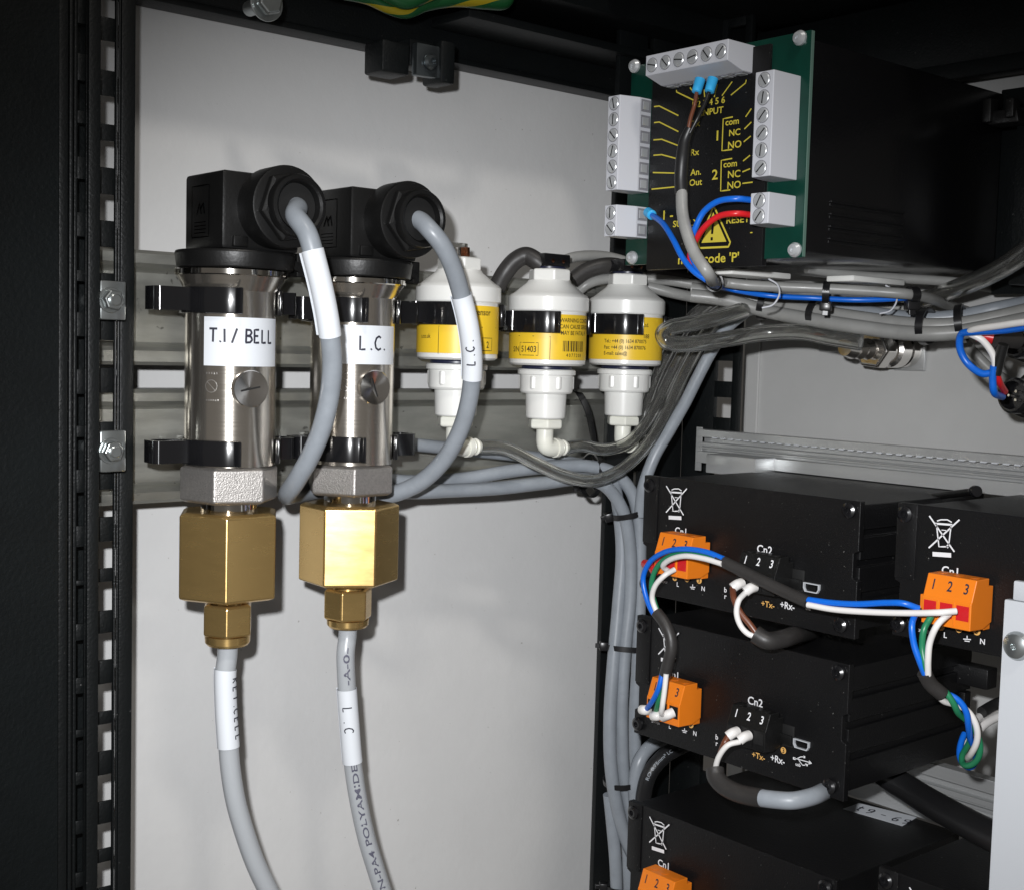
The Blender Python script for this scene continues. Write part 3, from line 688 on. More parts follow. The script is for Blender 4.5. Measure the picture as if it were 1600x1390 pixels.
# yellow print
XL = XM-.0031
PO = PX(1100, 250, XL)
def xmap(X): 
    O = PX(1100, 250, X); return planemap(O, AX, AZ)
def xy(px, py, X):
    O = PX(1100, 250, X); p = PX(px, py, X); return (-(p.y-O.y), p.z-O.z)
def lab_text(bm, s, px, py, hpx, X, mp, center=True, cw=1.0):
    x, y = xy(px, py, X); h = size(hpx, PX(px, py, X)); add_text(bm, s, h, mp, x, y-h/2, center, cw)
def lab_line(bm, pts, wpx, X, mp): add_stroke(bm, [xy(x, y, X) for x, y in pts], size(wpx, PX(pts[0][0], pts[0][1], X)), mp)
mp = xmap(XL); bm = bmesh.new()
for s, x, y, h in (('1 2 3 4 5 6',1107,160,9),('INPUT',1113,174,9),('com',1144,190,9),('NC',1148,207,9),('NO',1148,226,10),('1',1121,212,14),('com',1141,256,9),('NC',1147,272,10),('NO',1147,289,10),('2',1117,273,14),
                   ('Tx',1087,193,9),('Rx',1086,238,9),('An.',1087,269,9),('Out',1087,285,9),('1 -',1044,336,13),('SUPPLY',1071,349,9),('RESET',1153,343,10),('-',1174,362,9),('mod. code \'P\'',1106,404,13)):
    lab_text(bm, s, x, y, h*1.08, XL, mp, cw=1.15)
for pts in ([(1022,167),(1030,166),(1060,181)],[(1022,192),(1030,191),(1060,206)],[(1021,219),(1034,218),(1060,228)],[(1021,243),(1034,242),(1060,249)],[(1020,270),(1060,271)],[(1018,296),(1058,292)],
            [(1057,141),(1057,144),(1084,157)],[(1078,137),(1092,155)],[(1100,140),(1101,152)],[(1121,132),(1116,152)],[(1144,128),(1128,150)],[(1166,125),(1165,130),(1142,149)],
            [(1174,170),(1165,183)],[(1174,191),(1163,202)],[(1173,213),(1162,222)],[(1172,243),(1161,252)],[(1172,264),(1160,269)],[(1176,285),(1160,287)],
            [(1145,183),(1130,186),(1128,236),(1144,234)],[(1144,248),(1127,251),(1126,299),(1141,297)]): lab_line(bm, pts, 2.0, XL, mp)
lab_line(bm, [(1114,325),(1091,380),(1093,388),(1138,386),(1141,379),(1117,326),(1114,325)], 3.0, XL, mp)
# filled warning triangle with its exclamation mark left dark
c = [mp(*xy(x, y, XL)) for x, y in ((1114.5,332),(1096,380),(1135,378))]; bm.faces.new([bm.verts.new(v) for v in c])
finish('yellow_print', bm, 'print_yellow', mod)
bm = bmesh.new(); mp2 = xmap(XL-.0001); lab_line(bm, [(1114.5,346),(1112.5,366)], 4.5, XL, mp2); lab_line(bm, [(1112,371),(1112,376)], 4.5, XL, mp2); finish('exclamation_mark', bm, 'black_case', mod)
# clips that hang under the board
for (x0, y0, x1, y1), lab in (((1144,424,1236,437), 'white cable holder under the circuit board'), ((1334,430,1414,447), 'white cable holder under the middle of the instrument')):
    h = thing('cable_holder', lab, 'cable holder', PX(x0, y1, .41), 'white cable holders')
    yy = .355 if x0 < 1200 else .33
    a, b = PY(x0, y0, yy), PY(x1, y1, yy)
    box('holder_base', (a.x, yy, b.z), (b.x, yy+.014, b.z+.0026), 'white_plastic', h, .0006)
    m0 = PY(x0+(x1-x0)*.62, y1+1, yy); k = [m0+Vector((.0,.000,.0005)), m0+Vector((.001,-.004,-.002)), m0+Vector((0,-.006,-.006)), m0+Vector((-.002,-.0045,-.0105)), m0+Vector((-.005,-.001,-.012))]
    tube('holder_hook', k, .0004, 'terminal_white', h, 8)
o = None

# ------------------------------------------------------------------ interface boxes
XE = .42
class Box: pass
def ibox(TL, TR, BL, lab, group='black interface boxes stacked on the right', ybot=None, depth_=.088):
    a, b, c = PX(*TL, XE), PX(*TR, XE) if TR else None, PX(*BL, XE)
    B = Box(); B.y1 = (a.y+c.y)/2; B.y0 = b.y if b is not None else B.y1-W_; B.z1 = a.z; B.z0 = c.z
    t = thing('interface_box', lab, 'interface box', (XE, (B.y0+B.y1)/2, B.z0), group); B.t = t
    bz0, bz1 = B.z0+.003, B.z1-.0015
    # extruded body with grooves along the side that faces the camera
    y0, y1 = B.y0+.0012, B.y1-.0012; H = bz1-bz0; prof = [(y1, bz0), (y1, bz1), (y0, bz1)]
    for f0, f1 in ((.80,.74),(.56,.50),(.30,.24)): prof += [(y0, bz0+H*f0), (y0+.0018, bz0+H*f0), (y0+.0018, bz0+H*f1), (y0, bz0+H*f1)]
    prof += [(y0, bz0)]
    extr('housing', prof, (XE+.003, 0, 0), (0,1,0), (0,0,1), (1,0,0), depth_, 'black_case', t, .0003, None)
    # front plate with notches cut in its two edges
    ya, yb = B.y0, B.y1; Z = lambda f: B.z0+(B.z1-B.z0)*f; n = .0022
    pl = [(yb, Z(1)), (yb, Z(.42)), (yb-n, Z(.40)), (yb-n, Z(.22)), (yb, Z(.20)), (yb, Z(0)), (ya, Z(0)), (ya, Z(.42)), (ya+n, Z(.44)), (ya+n, Z(.62)), (ya, Z(.64)), (ya, Z(1))]
    extr('front_plate', pl, (XE, 0, 0), (0,1,0), (0,0,1), (1,0,0), .003, 'black_case', t, .0003, None)
    box('edge_rail', (XE-.0006, B.y1-.0085, Z(.44)), (XE-.0001, B.y1-.0002, Z(1)), 'black_case', t, .0002)
    for yy, zz in ((B.y1-.0038, Z(.92)), (B.y0+.0045, Z(.93)), (B.y1-.0032, Z(.09)), (B.y0+.006, Z(.09))):
        lathe('screw', (XE-.0005, yy, zz), (-1,0,0), [(0,0),(.0030,0),(.0030,.0012),(.0020,.0019),(.0012,.0019),(.0009,.0006),(0,.0006)], 'black_gloss', t, 22)
    B.rel = lambda px, py, out=0.: PX(px, py, XE-out)
    return B
B1 = ibox((1012,742), (1345,787), (998,925), 'black interface box at the top of the left stack, taped cable running across it'); W_ = B1.y1-B1.y0
B2 = ibox((998,960), None, (989,1143), 'black interface box second in the left stack, waste bin sign half hidden by a cable')
B3 = ibox((985,1250), None, (975,1432), 'black interface box at the bottom of the left stack, paper sticker on top')
B4 = ibox((1405,784), None, (1392,990), 'black interface box at the top of the right stack beside the white bracket')
B5 = ibox((1374,1352), None, (1364,1560), 'black interface box just showing in the bottom right corner')
# positions on a front plate, measured from its top left corner
def R(B, px, py, ref, out=0.):
    """point of plate ref seen at (px, py), moved to plate B"""
    p = PX(px, py, XE-out); return Vector((XE-out, p.y-ref.y1+B.y1, p.z-ref.z1+B.z1))
def plate_print(B, full=True):
    X = XE-.0008; col = {}
    def mapf(out): return lambda x, y: Vector((XE-out, B.y1-x, B.z1+y))
    mp = mapf(.0008)
    def at(px, py, ref): p = PX(px, py, XE); return (ref.y1-p.y, p.z-ref.z1)
    bm = bmesh.new(); u = .000216
    def T(s, px, py, ref, hpx, cw=1.0): x, y = at(px, py, ref); h = hpx*u; add_text(bm, s, h, mp, x, y-h/2, True, cw)
    # waste bin sign, measured on the right hand box
    def L(pts, wpx=2.0): add_stroke(bm, [at(x, y, B4) for x, y in pts], wpx*u, mp)
    L([(1454,805),(1493,861)], 2.6); L([(1501,811),(1453,855)], 2.6)
    L([(1465,817),(1469,853),(1484,853),(1488,819)], 2.2); L([(1463,817),(1490,819)], 3.2); L([(1466,813),(1472,811),(1482,811),(1489,815)], 2); L([(1473,827),(1482,828)], 1.4)
    L([(1481,851),(1484,854)], 5); L([(1459,864.5),(1488,866.5)], 7.5)
    finish('waste_bin_sign', bm, 'print_white', B.t); bm = bmesh.new()
    T('Cn1', 1486, 891, B4, 14); finish('socket_name', bm, 'print_white', B.t); bm = bmesh.new()
    T('L', 1479, 991, B4, 9); T('N', 1537, 1001, B4, 9)
    L([(1513,992),(1513,997)], 1.8); L([(1507,997),(1519,998)], 1.8); L([(1509,1000),(1517,1001)], 1.6)
    T('200-240V', 1446, 985, B4, 5, .8)
    if full:
        finish('terminal_lettering', bm, 'print_white', B.t); bm = bmesh.new(); T('Cn2', 1182, 1095, B2, 15); finish('socket_name', bm, 'print_white', B.t); bm = bmesh.new()
        T('+Rx-', 1217, 1185, B2, 13, .9); T('usb', 1249, 1193, B2, 6)
        L2 = lambda pts, wpx=1.6: add_stroke(bm, [at(x, y, B2) for x, y in pts], wpx*u, mp)
        L2([(1243,1183),(1268,1190)]); L2([(1247,1184),(1253,1181),(1258,1181)]); L2([(1250,1186),(1256,1194),(1262,1194)]); L2([(1241,1183),(1245,1184)], 4.5); L2([(1257,1181),(1260,1181.5)], 4); L2([(1260,1193),(1264,1194)], 4); L2([(1266,1187),(1270,1191),(1265,1192)], 1.6)
        T('b', 1122, 1150, B2, 10); T('r', 1122, 1160, B2, 10)
    finish('terminal_lettering', bm, 'print_white', B.t)
    bm = bmesh.new()
    rings = [(1528,985,B4)]
    for cx, cy, rf in rings+[(1500,981,B4),(1472,978,B4)]:
        x, y = at(cx, cy, rf); n = 18; v = [bm.verts.new(mp(x+1.45e-3*math.cos(2*math.pi*i/n), y+1.45e-3*math.sin(2*math.pi*i/n))) for i in range(n)]; bm.faces.new(v)
    if full:
        x, y = at(1226, 1171, B2); bm.faces.new([bm.verts.new(mp(x+1.35e-3*math.cos(2*math.pi*i/18), y+1.35e-3*math.sin(2*math.pi*i/18))) for i in range(18)])
        x, y = at(1187, 1181, B2); add_text(bm, '+Tx-', 11*u, mp, x, y-4*u, True)
    finish('orange_print', bm, 'print_orange', B.t)
    bm = bmesh.new(); mp3 = mapf(.0009); 
    for cx, cy, s in ((1528,985,'3'),(1500,981,'2'),(1472,978,'1')):
        x, y = at(cx, cy, B4); add_text(bm, s, 8*u, mp3, x, y-4*u, True)
    if full: x, y = at(1226, 1171, B2); add_text(bm, '3', 9*u, mp3, x, y-4.5*u, True)
    finish('ring_numeral', bm, 'black_case', B.t)
for B, f in ((B1,True),(B2,True),(B3,True),(B4,False),(B5,False)): plate_print(B, f)
def plug(B, ref, tl, tr, bl, npole, material, name, numcol, Hh=.0145, nums=True, red=False, wire_end=()):
    """plug-in terminal; corners read on its front face on plate ref"""
    a, b, c = (PX(*q, XE-Hh) for q in (tl, tr, bl)); dy, dz = B.y1-ref.y1, B.z1-ref.z1
    y1, y0, z1, z0 = a.y+dy, b.y+dy, a.z+dz, c.z+dz; h = z1-z0
    prof = [(-.0006,z0+h*.10),(-.0006,z1-h*.16),(-.0035,z1-h*.16),(-.0035,z1),(-Hh+.0030,z1),(-Hh+.0004,z0+h*.56),(-Hh,z0+h*.54),(-Hh,z0),(-.006,z0-.0003)]
    t = extr(name, prof, (XE, y0, 0), (1,0,0), (0,0,1), (0,1,0), y1-y0, material, B.t, .0003, None)
    pit = (y1-y0)/npole
    for i in range(npole):
        yc = y1-pit*(i+.5)
        bm = bmesh.new(); zc = z0+h*.33; boxm(bm, (XE-Hh-.0001, yc-pit*.38, zc-h*.15), (XE-Hh+.002, yc+pit*.38, zc+h*.15)); finish('wire_entry', bm, 'dark_hole' if not red else 'red_plastic', t)
        if not red: pass
        bm = bmesh.new(); lathem(bm, (XE-.0075, yc, z1), (0,0,1), [(0,.0001),(pit*.30,.0001),(pit*.30,.0002),(0,.0002)], 16); finish('release_hole', bm, 'dark_hole' if material != 'orange_plastic' else 'orange_plastic', t)
        if nums:
            # numerals on the sloping upper face
            p0 = Vector((XE-Hh+.0004, 0, z0+h*.56)); p1 = Vector((XE-Hh+.0030, 0, z1)); sl = (p1-p0).normalized(); nn = Vector((-sl.z, 0, sl.x)); nn = nn if nn.x < 0 else -nn
            o_ = Vector((0, yc, 0))+p0+(p1-p0)*.55+nn*.0001; bm = bmesh.new(); add_text(bm, str(i+1), h*.21, planemap(o_, AX, sl), 0, -h*.10, True, .8); finish('numeral', bm, numcol, t)
        box('pole_rib', (XE-Hh-.0003, yc-pit*.5-.0002, z0+h*.05), (XE-Hh+.001, yc-pit*.5+.0002, z0+h*.52), material, t, .0001) if i < npole-1 else None
    return t
for B, red in ((B1,True),(B2,False),(B3,False),(B4,True),(B5,False)):
    t = plug(B, B4, (1443,895), (1520,902), (1434,970), 3, 'orange_plastic', 'orange_connector', 'ink', red=red)
    bm = bmesh.new(); q = R(B, 1540, 920, B4); obox(bm, q+Vector((-.002,0,.0005)), (1,0,0), (0,1,0), (0,0,1), .004, .0022, .0022); finish('coding_tab', bm, 'wire_blue', t, bevel=.0002)
    bm = bmesh.new(); q0, q1 = R(B, 1448, 925, B4), R(B, 1547, 982, B4); boxm(bm, (XE-.0042, q1.y, q1.z), (XE-.0002, q0.y, q0.z)); finish('connector_flange', bm, 'orange_plastic', t, bevel=.0003)
for B in (B1, B2, B3):
    plug(B, B2, (1137,1100), (1197,1112), (1134,1157), 3, 'black_plastic', 'black_connector', 'print_white', Hh=.0120)
    q0, q1 = R(B, 1222, 1128, B2), R(B, 1242, 1168, B2)
    box('switch_slot', (XE-.0010, q1.y, q1.z), (XE-.0001, q0.y, q0.z), 'dark_hole', B.t, .0002); 
    box('switch_slider', (XE-.0022, q1.y+.0006, q1.z+.001), (XE-.0011, q0.y-.0006, q1.z+.005), 'black_plastic', B.t, .0002)
    qc = R(B, 1254, 1162, B2); w2, h2 = .0037, .0018
    pf = [(-w2,h2),(w2,h2),(w2,-.0004),(w2-.0008,-h2),(-w2+.0008,-h2),(-w2,-.0004)]; pin = [(x*.90, y*.80) for x, y in pf]
    bm = bmesh.new(); f = [[bm.verts.new((XE-.0013+dx, qc.y-x, qc.z+y)) for x, y in pp] for pp, dx in ((pf,0),(pin,0),(pf,.0012),(pin,.0012))]
    for i in range(6):
        j = (i+1) % 6
        for A_, B_ in ((f[0],f[1]),(f[0],f[2]),(f[1],f[3])): bm.faces.new((A_[i],A_[j],B_[j],B_[i]))
    u_ = finish('usb_port', bm, 'white_plate', B.t)
    bm = bmesh.new(); obox(bm, (XE-.0006, qc.y, qc.z), (1,0,0), (0,1,0), (0,0,1), .0008, w2*1.1, h2*.7); finish('port_tongue', bm, 'black_plastic', u_)
# handwritten sticker on top of the bottom box
zs_ = B3.z1-.0013; a, b, c, d = (PZ(x, y, zs_) for x, y in ((1317,1263),(1342,1254),(1433,1276),(1410,1290)))
bm = bmesh.new(); f = bm.faces.new([bm.verts.new(v) for v in (a, d, c, b)]); r_ = bmesh.ops.extrude_face_region(bm, geom=[f])
for v in [x for x in r_['geom'] if isinstance(x, bmesh.types.BMVert)]: v.co.z += .0001
o = finish('paper_sticker', bm, 'paper', B3.t)
ex = (d-a); ey = (b-a); bm = bmesh.new()
LW = ex.length; exn = ex.normalized(); eyn = (ey-ey.dot(exn)*exn).normalized(); LH = abs((b-a).dot(eyn))
handwrite(bm, 't9 - 69', LH*.5, .0008, planemap(a+Vector((0,0,.0002)), exn, eyn), LW*.14, LH*.24, 1.0); finish('lettering', bm, 'ink', o)

# ------------------------------------------------------------------ aluminium subrack rails
def subrail(X, y1, y0, z1, z0, lab, dots=True, end=True):
    H = z1-z0; t = thing('subrack_rail', lab, 'subrack rail', (X, y1, z0), 'aluminium subrack rails')
    st = [(0,1),(-.0060,1),(-.0060,.78),(-.0005,.78),(-.0005,.62),(-.0048,.62),(-.0048,.53),(-.0028,.53),(-.0028,.49),(-.0048,.49),(-.0048,.44),(-.0022,.44),(-.0022,.36),(-.0062,.36),(-.0062,.02),(0,0)]
    extr('extrusion', [(x, z0+H*f) for x, f in st], (X, y0, 0), (1,0,0), (0,0,1), (0,1,0), y1-y0, 'aluminium', t, .0002, None)
    if dots:
        bm = bmesh.new(); yy = y1-.012
        while yy > y0: boxm(bm, (X-.0068, yy-.0013, z0+H*.765), (X-.0059, yy+.0013, z0+H*.80)); yy -= .00508
        o = finish('notch_glints', bm, 'white_plate', t); o['kind'] = 'stuff'  # raised pale boxes: bright reflections in the notches put into their colour
    return t
XS = .512; a = PX(1102, 670, XS); b = PX(1102, 716, XS)
tr_ = subrail(XS, a.y, .02, a.z, PX(1340, 748, XS).z, 'aluminium subrack rail with a row of small notches above the interface boxes')
e0, e1 = PX(1100, 672, XS-.012), PX(1180, 741, XS-.012)
box('end_plate', (XS-.0045, a.y-.002, e1.z-.002), (XS-.0042, a.y+.002, a.z+.001), 'aluminium', tr_, .0)
box('end_block', (XS-.020, PX(1180,741,XS-.02).y, PX(1140,742,XS-.02).z), (XS-.0046, PX(1102,741,XS-.02).y, PX(1140,712,XS-.02).z), 'aluminium', tr_, .0005)
a = PX(1404, 1180, XS); b = PX(1520, 1300, XS)
zb1 = PX(1480, 1192, XS).z
subrail(XS, B1.y1-.004, .02, zb1, zb1-.026, 'aluminium subrack rail glimpsed behind the black cable at the lower right', dots=False)
p = PX(1562, 1030, XS)
wl = .36; a = PX(1569, 935, wl); 
wb = thing('white_bracket', 'white aluminium bracket with a round headed screw at the right margin', 'bracket', (wl, a.y, a.z-.2))
bk = box('bracket_plate', (wl, a.y-.05, a.z-.20), (wl+.003, a.y, a.z), 'white_plate', wb, .0005)
q = PX(1583, 906, wl); box('bracket_tab', (wl+.0002, a.y-.05, a.z+.0001), (wl+.0028, q.y, q.z), 'white_plate', wb, .0005)
q = PX(1590, 1008, wl); lathe('screw', q, (-1,0,0), [(0,0),(.0043,0),(.0043,.0006),(.0036,.0018),(.0022,.0024),(.0010,.0025),(.0007,.0014),(0,.0014)], 'zinc', wb, 30)
t = thing('guide_rod', 'black round rod with a knob end lying on the subrack rail above the right box', 'rod', PX(1480, 770, .47))
tube('rod', [PX(1420,781,.497), PX(1470,774,.480), PX(1524,767,.462)], .0015, 'black_plastic', t, 16)
q = PX(1524,767,.462); lathe('knob', q, (q-PX(1450,776,.485)), [(0,-.0015),(.0022,-.0015),(.0024,0),(.0021,.0015),(0,.0018)], 'black_gloss', t, 22)
# dark divider seen under the right box and behind the lower ones
t = thing('guide_block', 'black card guide behind the lower left interface box', 'guide', PX(1500, 1080, .50))
a, b = PX(1425, 1020, .500), PX(1542, 1078, .500); box('guide_body', (.500, b.y, b.z), (.508, a.y, a.z), 'black_case', t, .0006)
a, b = PX(1505, 1078, .505), PX(1512, 1110, .505); box('guide_leg', (.502, b.y, b.z), (.507, a.y, a.z), 'black_case', t, .0004)

# ------------------------------------------------------------------ cables
BUND = {}
def PP(pts, P=PY):
    return [P(x, y, k) for x, y, k in pts]
def cable(name, pts, r, material, label, cat='cable', group=None, P=PY, per=12, tag=None):
    path = spline(PP(pts, P), per); BUND.setdefault(tag, []).append((path, r)); t = thing(name, label, cat, path[0], group)
    bm = bmesh.new(); tubem(bm, path, r, 18); finish('jacket', bm, material, t, auto=rad(50)); return t, path
GC = 'grey cables'
# two sensor cables with paper flags
gx, gy, gz = g1
p1 = [Vector((gx, gy+.0045, gz))]+[Vector((gx+.0006, gy-.002, gz-.0005))]+PP(((462,338,.410),(480,365,.404),(493,410,.402),(505,460,.402),(514,510,.403),(519,560,.405),(516,610,.408),(504,665,.413),(485,712,.420),(462,752,.430),(450,770,.440),(458,772,.462),(520,760,.474),(600,748,.474)))
t, path = spline(p1, 10), None
ca = thing('sensor_cable', 'grey cable looping from the left pressure sensor, blank paper flag round it', 'cable', p1[0], 'sensor cables'); path = t
rC = .0037
bm = bmesh.new(); tubem(bm, path, rC, 20); finish('jacket', bm, 'cable_grey', ca, auto=rad(50))
def near(path, px, py):
    best = 0; bd = 1e9
    for i, p in enumerate(path):
        c = Vector((p.dot(RIGHT), p.dot(DOWN), p.dot(FWD))); x, y = 800+F*c.x/c.z, 695+F*c.y/c.z; d = (x-px)**2+(y-py)**2
        if d < bd: bd, best = d, i
    return best
def flag(name, path, i0, i1, r, parent, material='paper', tail=.003):
    sub = path[i0:i1+1]; bm = bmesh.new(); tubem(bm, sub, r, 22, cap=False)
    # the loose end of the wrap: a thin strip standing off to the side
    f0 = pathmap(sub, r, 2.2); L = f0.length; prev = None
    if tail:
        for k in range(len(sub)):
            x = L*k/(len(sub)-1); a = f0(x, 0); ctr = f0(x, math.pi*r); d = (a-(a+ctr)/2).normalized()
            q = (bm.verts.new(a-d*.0002), bm.verts.new(a+d*tail), bm.verts.new(a+d*tail+d.cross(sub[1]-sub[0]).normalized()*.0002))
            if prev: bm.faces.new((prev[0], q[0], q[1], prev[1])); bm.faces.new((prev[1], q[1], q[2], prev[2]))
            prev = q
    return finish(name, bm, material, parent, auto=rad(40)), sub
flag('paper_flag', path, near(path, 492, 390), near(path, 515, 524), rC+.0004, ca, tail=.0018)
gx, gy, gz = g2
p2 = [Vector((gx, gy+.0045, gz)), Vector((gx+.0005, gy-.002, gz-.0005))]+PP(((672,360,.412),(690,382,.410),(706,414,.411),(721,462,.414),(733,515,.414),(738,570,.416),(733,625,.420),(718,675,.427),(692,720,.436),(658,752,.446),(622,769,.455),(596,774,.463),(580,770,.470)))
path = spline(p2, 10); cb_ = thing('sensor_cable', 'grey cable looping from the right pressure sensor, lettered paper flag round it', 'cable', p2[0], 'sensor cables')
bm = bmesh.new(); tubem(bm, path, rC, 20); finish('jacket', bm, 'cable_grey', cb_, auto=rad(50))
o, sub = flag('paper_flag', path, near(path, 720, 464), near(path, 737, 590), rC+.0005, cb_, tail=.0014)
fm = pathmap(sub, rC+.0007, -.1); bm = bmesh.new()
def hand_on(bm, s, h, wd, f, x0, y0, xdir=1, ydir=1, gap=1.): handwrite(bm, s, h, wd, lambda x, y: f(x0+xdir*x, y0+ydir*y), 0, 0, gap)
Lf = fm.length
# the letters run upwards along the cable
test = fm(Lf*.5, .001)-fm(Lf*.5, 0); sgn = -1 if test.dot(RIGHT) > 0 else 1
hand_on(bm, 'L.C.', .0036, .0006, fm, Lf*.80, -sgn*.0001-sgn*.0006, -1, sgn, 1.5); finish('lettering', bm, 'ink', o)

# nylon tubes under the compression nuts
def nylon(S, X, Y, z0, pts, r, lab, i_flag, letters, tubetext, nudge=0.):
    t = thing('nylon_tube', lab, 'tube', (X, Y, z0), 'nylon tubes hanging from the brass fittings')
    path = spline([Vector((X, Y, z0+.006)), Vector((X, Y, z0-.004))]+PP(pts), 12)
    bm = bmesh.new(); tubem(bm, path, r, 24); b = finish('tube_wall', bm, 'nylon', t, auto=rad(60))
    o, sub = flag('paper_flag', path, near(path, *i_flag[0]), near(path, *i_flag[1]), r+.0004, t, tail=.0010)
    fm = pathmap(sub, r+.0006, letters[1]); L = fm.length; bm = bmesh.new()
    test = fm(L*.5, .001)-fm(L*.5, 0); sg = -1 if test.dot(RIGHT) > 0 else 1
    hand_on(bm, letters[0], letters[2], .0005, fm, L*letters[3], 0, letters[4], sg*letters[4]*-1, letters[5]); finish('lettering', bm, 'ink', o)
    if tubetext:
        fp = pathmap(path, r+.00015, nudge)
        for s, px, py, hh, cw in tubetext:
            bm = bmesh.new()
            i = near(path, px, py); x0 = sum((path[k+1]-path[k]).length for k in range(i))
            test = fp(x0, .001)-fp(x0, 0); sg = 1 if test.dot(RIGHT) > 0 else -1
            add_text(bm, s, hh, lambda x, y: fp(x0-x, sg*y*-1), 0, -hh/2, False, cw); finish('tube_print', bm, 'ink_grey', t)
    return t, path
nylon(s1, X1, Y1, Z1(1005), ((352,1050,.4505),(353,1100,.450),(356,1150,.449),(360,1200,.448),(368,1250,.447),(382,1300,.446),(400,1350,.445),(424,1400,.444),(455,1460,.443)), .0039,
      'milky nylon tube hanging from the left brass fitting, wrapped in a long paper label', ((352,1046),(357,1166)), ('RET.CELL', -.70, .0034, .10, 1, 1.35), None)
nylon(s2, X2, Y2, Z2(977), ((540,1020,YT),(542,1075,YT),(546,1130,YT-.0005),(551,1190,YT-.001),(560,1250,YT-.002),(573,1310,YT-.003),(588,1360,YT-.004),(604,1410,YT-.005),(620,1460,YT-.006)), .0038,
      'milky printed nylon tube hanging from the right brass fitting', ((541,1074),(551,1190)), ('L.C', .55, .0040, .22, 1, 2.0), [('-A-0-', 543, 1064, .0026, 1.9), ('POLYAMIDE', 567, 1316, .0025, 1.9), ('NYLON-PA4', 612, 1440, .0025, 1.9)], -.1)

# clear hoses from the sensors
YH = .455
def hose(pts, lab, r=.0033, mat_='clear_hose', P=PY, grp='clear hoses', inner=True):
    path = spline(PP(pts, P), 12); bm = bmesh.new(); tubem(bm, path, r, 28)
    t = thing('clear_hose', lab, 'hose', path[0], grp); finish('hose_wall', bm, mat_, t, auto=rad(60)); 
    if inner:
        bm = bmesh.new(); tubem(bm, path, r*.62, 24); flipped(finish('hose_bore', bm, mat_, t, auto=rad(60)))
    return t
q1, q2, q3 = gs1, gs2, gs3
def elbow_out(g, y=0): X, Z, k = g[1], g[2], g[3]; return Vector((X+.013, YG+y, k(-117)-.0034))
def hose2(g, pts, lab, yoff=0):
    st = elbow_out(g, yoff); path = spline([st-Vector((.003,0,0)), st+Vector((.003,0,0))]+PP(pts), 12)
    t = thing('clear_hose', lab, 'hose', path[0], 'clear hoses')
    bm = bmesh.new(); tubem(bm, path, .0030, 28); finish('hose_wall', bm, 'clear_hose', t, auto=rad(60))
    bm = bmesh.new(); tubem(bm, path, .0018, 24); flipped(finish('hose_bore', bm, 'clear_hose', t, auto=rad(60))); return t
hose2(gs1, ((790,700,.452),(835,722,.447),(880,742,.444),(925,750,.442),(962,738,.440),(996,712,.439),(1024,676,.438),(1046,636,.437),(1062,600,.436),(1082,560,.434),(1106,520,.430),(1134,492,.424),(1180,476,.416)), 'clear hose sagging lowest from the gas sensor nearest the grey cable')
hose2(gs2, ((910,696,.452),(945,702,.449),(980,692,.446),(1008,664,.445),(1028,630,.444),(1046,592,.442),(1068,550,.438),(1096,508,.432),(1136,478,.424)), 'clear hose running from the elbow of the middle gas sensor')
hose2(gs3, ((1000,676,.4545),(1008,645,.453),(1018,610,.452),(1036,568,.449),(1060,524,.445),(1090,488,.438),(1130,462,.430)), 'clear hose rising behind the gas sensor under the circuit board')
hose(((1182,478,.40),(1130,494,.404),(1080,506,.41),(1048,513,.415),(1036,522,.416),(1042,534,.414),(1075,538,.41),(1130,531,.40),(1190,521,.39),(1250,519,.375),(1300,528,.36),(1345,535,.347)), 'thick clear hose bent back in a hairpin under the circuit board', .0038)
hose(((1300,478,.395),(1360,480,.375),(1422,474,.35),(1481,456,.32),(1541,432,.29),(1600,396,.26),(1650,350,.24)), 'clear hose sweeping up to the right margin past the instrument', .0042)

# grey cables along the rails and down beside the boxes
def gcab(pts, lab, r=.0030, m_='cable_grey', **k): return cable('grey_cable', pts, r, m_, lab, group=GC, **k)[0]
gcab(((560,760,.474),(640,768,.470),(700,766,.468),(780,762,.465),(850,754,.460),(910,748,.456),(945,758,.452),(972,795,.450),(984,850,.449),(985,930,.449),(977,1010,.449),(972,1090,.449),(972,1160,.449),(976,1220,.449),(990,1290,.449),(1002,1330,.449)), 'grey cable running under the lower rail and down the middle of the vertical bundle', .0032, tag='v')
gcab(((560,745,.4765),(640,752,.4765),(720,748,.476),(800,735,.470),(870,728,.466),(920,728,.460),(958,738,.454),(985,765,.450),(998,810,.448),(1000,880,.448),(999,960,.448),(996,1040,.448),(992,1120,.449),(993,1200,.450),(996,1260,.450)), 'grey cable along the lower rail turning down nearest the interface boxes', .0032, tag='v')
gcab(((955,735,.4530),(966,790,.4555),(972,860,.4545),(966,950,.4535),(958,1040,.452),(953,1120,.451),(954,1190,.450),(962,1250,.4495),(978,1310,.449),(996,1350,.449),(1020,1400,.449)), 'grey cable on the left edge of the vertical bundle', .0033, tag='v')
gcab(((560,690,.4745),(640,694,.4745),(700,700,.474),(780,708,.473),(850,716,.472),(920,728,.469),(955,742,.462)), 'short grey cable along the lower rail behind the sensor elbows', .0030)
gcab(((1000,805,.444),(1005,762,.441),(1022,714,.437),(1046,672,.434),(1070,630,.432),(1088,594,.430),(1110,552,.427),(1136,512,.424),(1165,488,.420)), 'grey cable slanting up from the boxes to the hose bundle', .0030)
gcab(((952,1240,.4545),(957,1290,.454),(962,1350,.4535),(964,1420,.4535)), 'grey cable at the lower end of the bundle, left one', .0032)
gcab(((975,1270,.4555),(980,1320,.455),(982,1370,.455),(984,1420,.455)), 'grey cable at the lower end of the bundle, right one', .0030)
gcab(((1050,1150,.442),(1020,1162,.440),(1000,1186,.440),(992,1220,.441),(993,1262,.443)), 'grey cable curving out from under the second interface box', .0034)
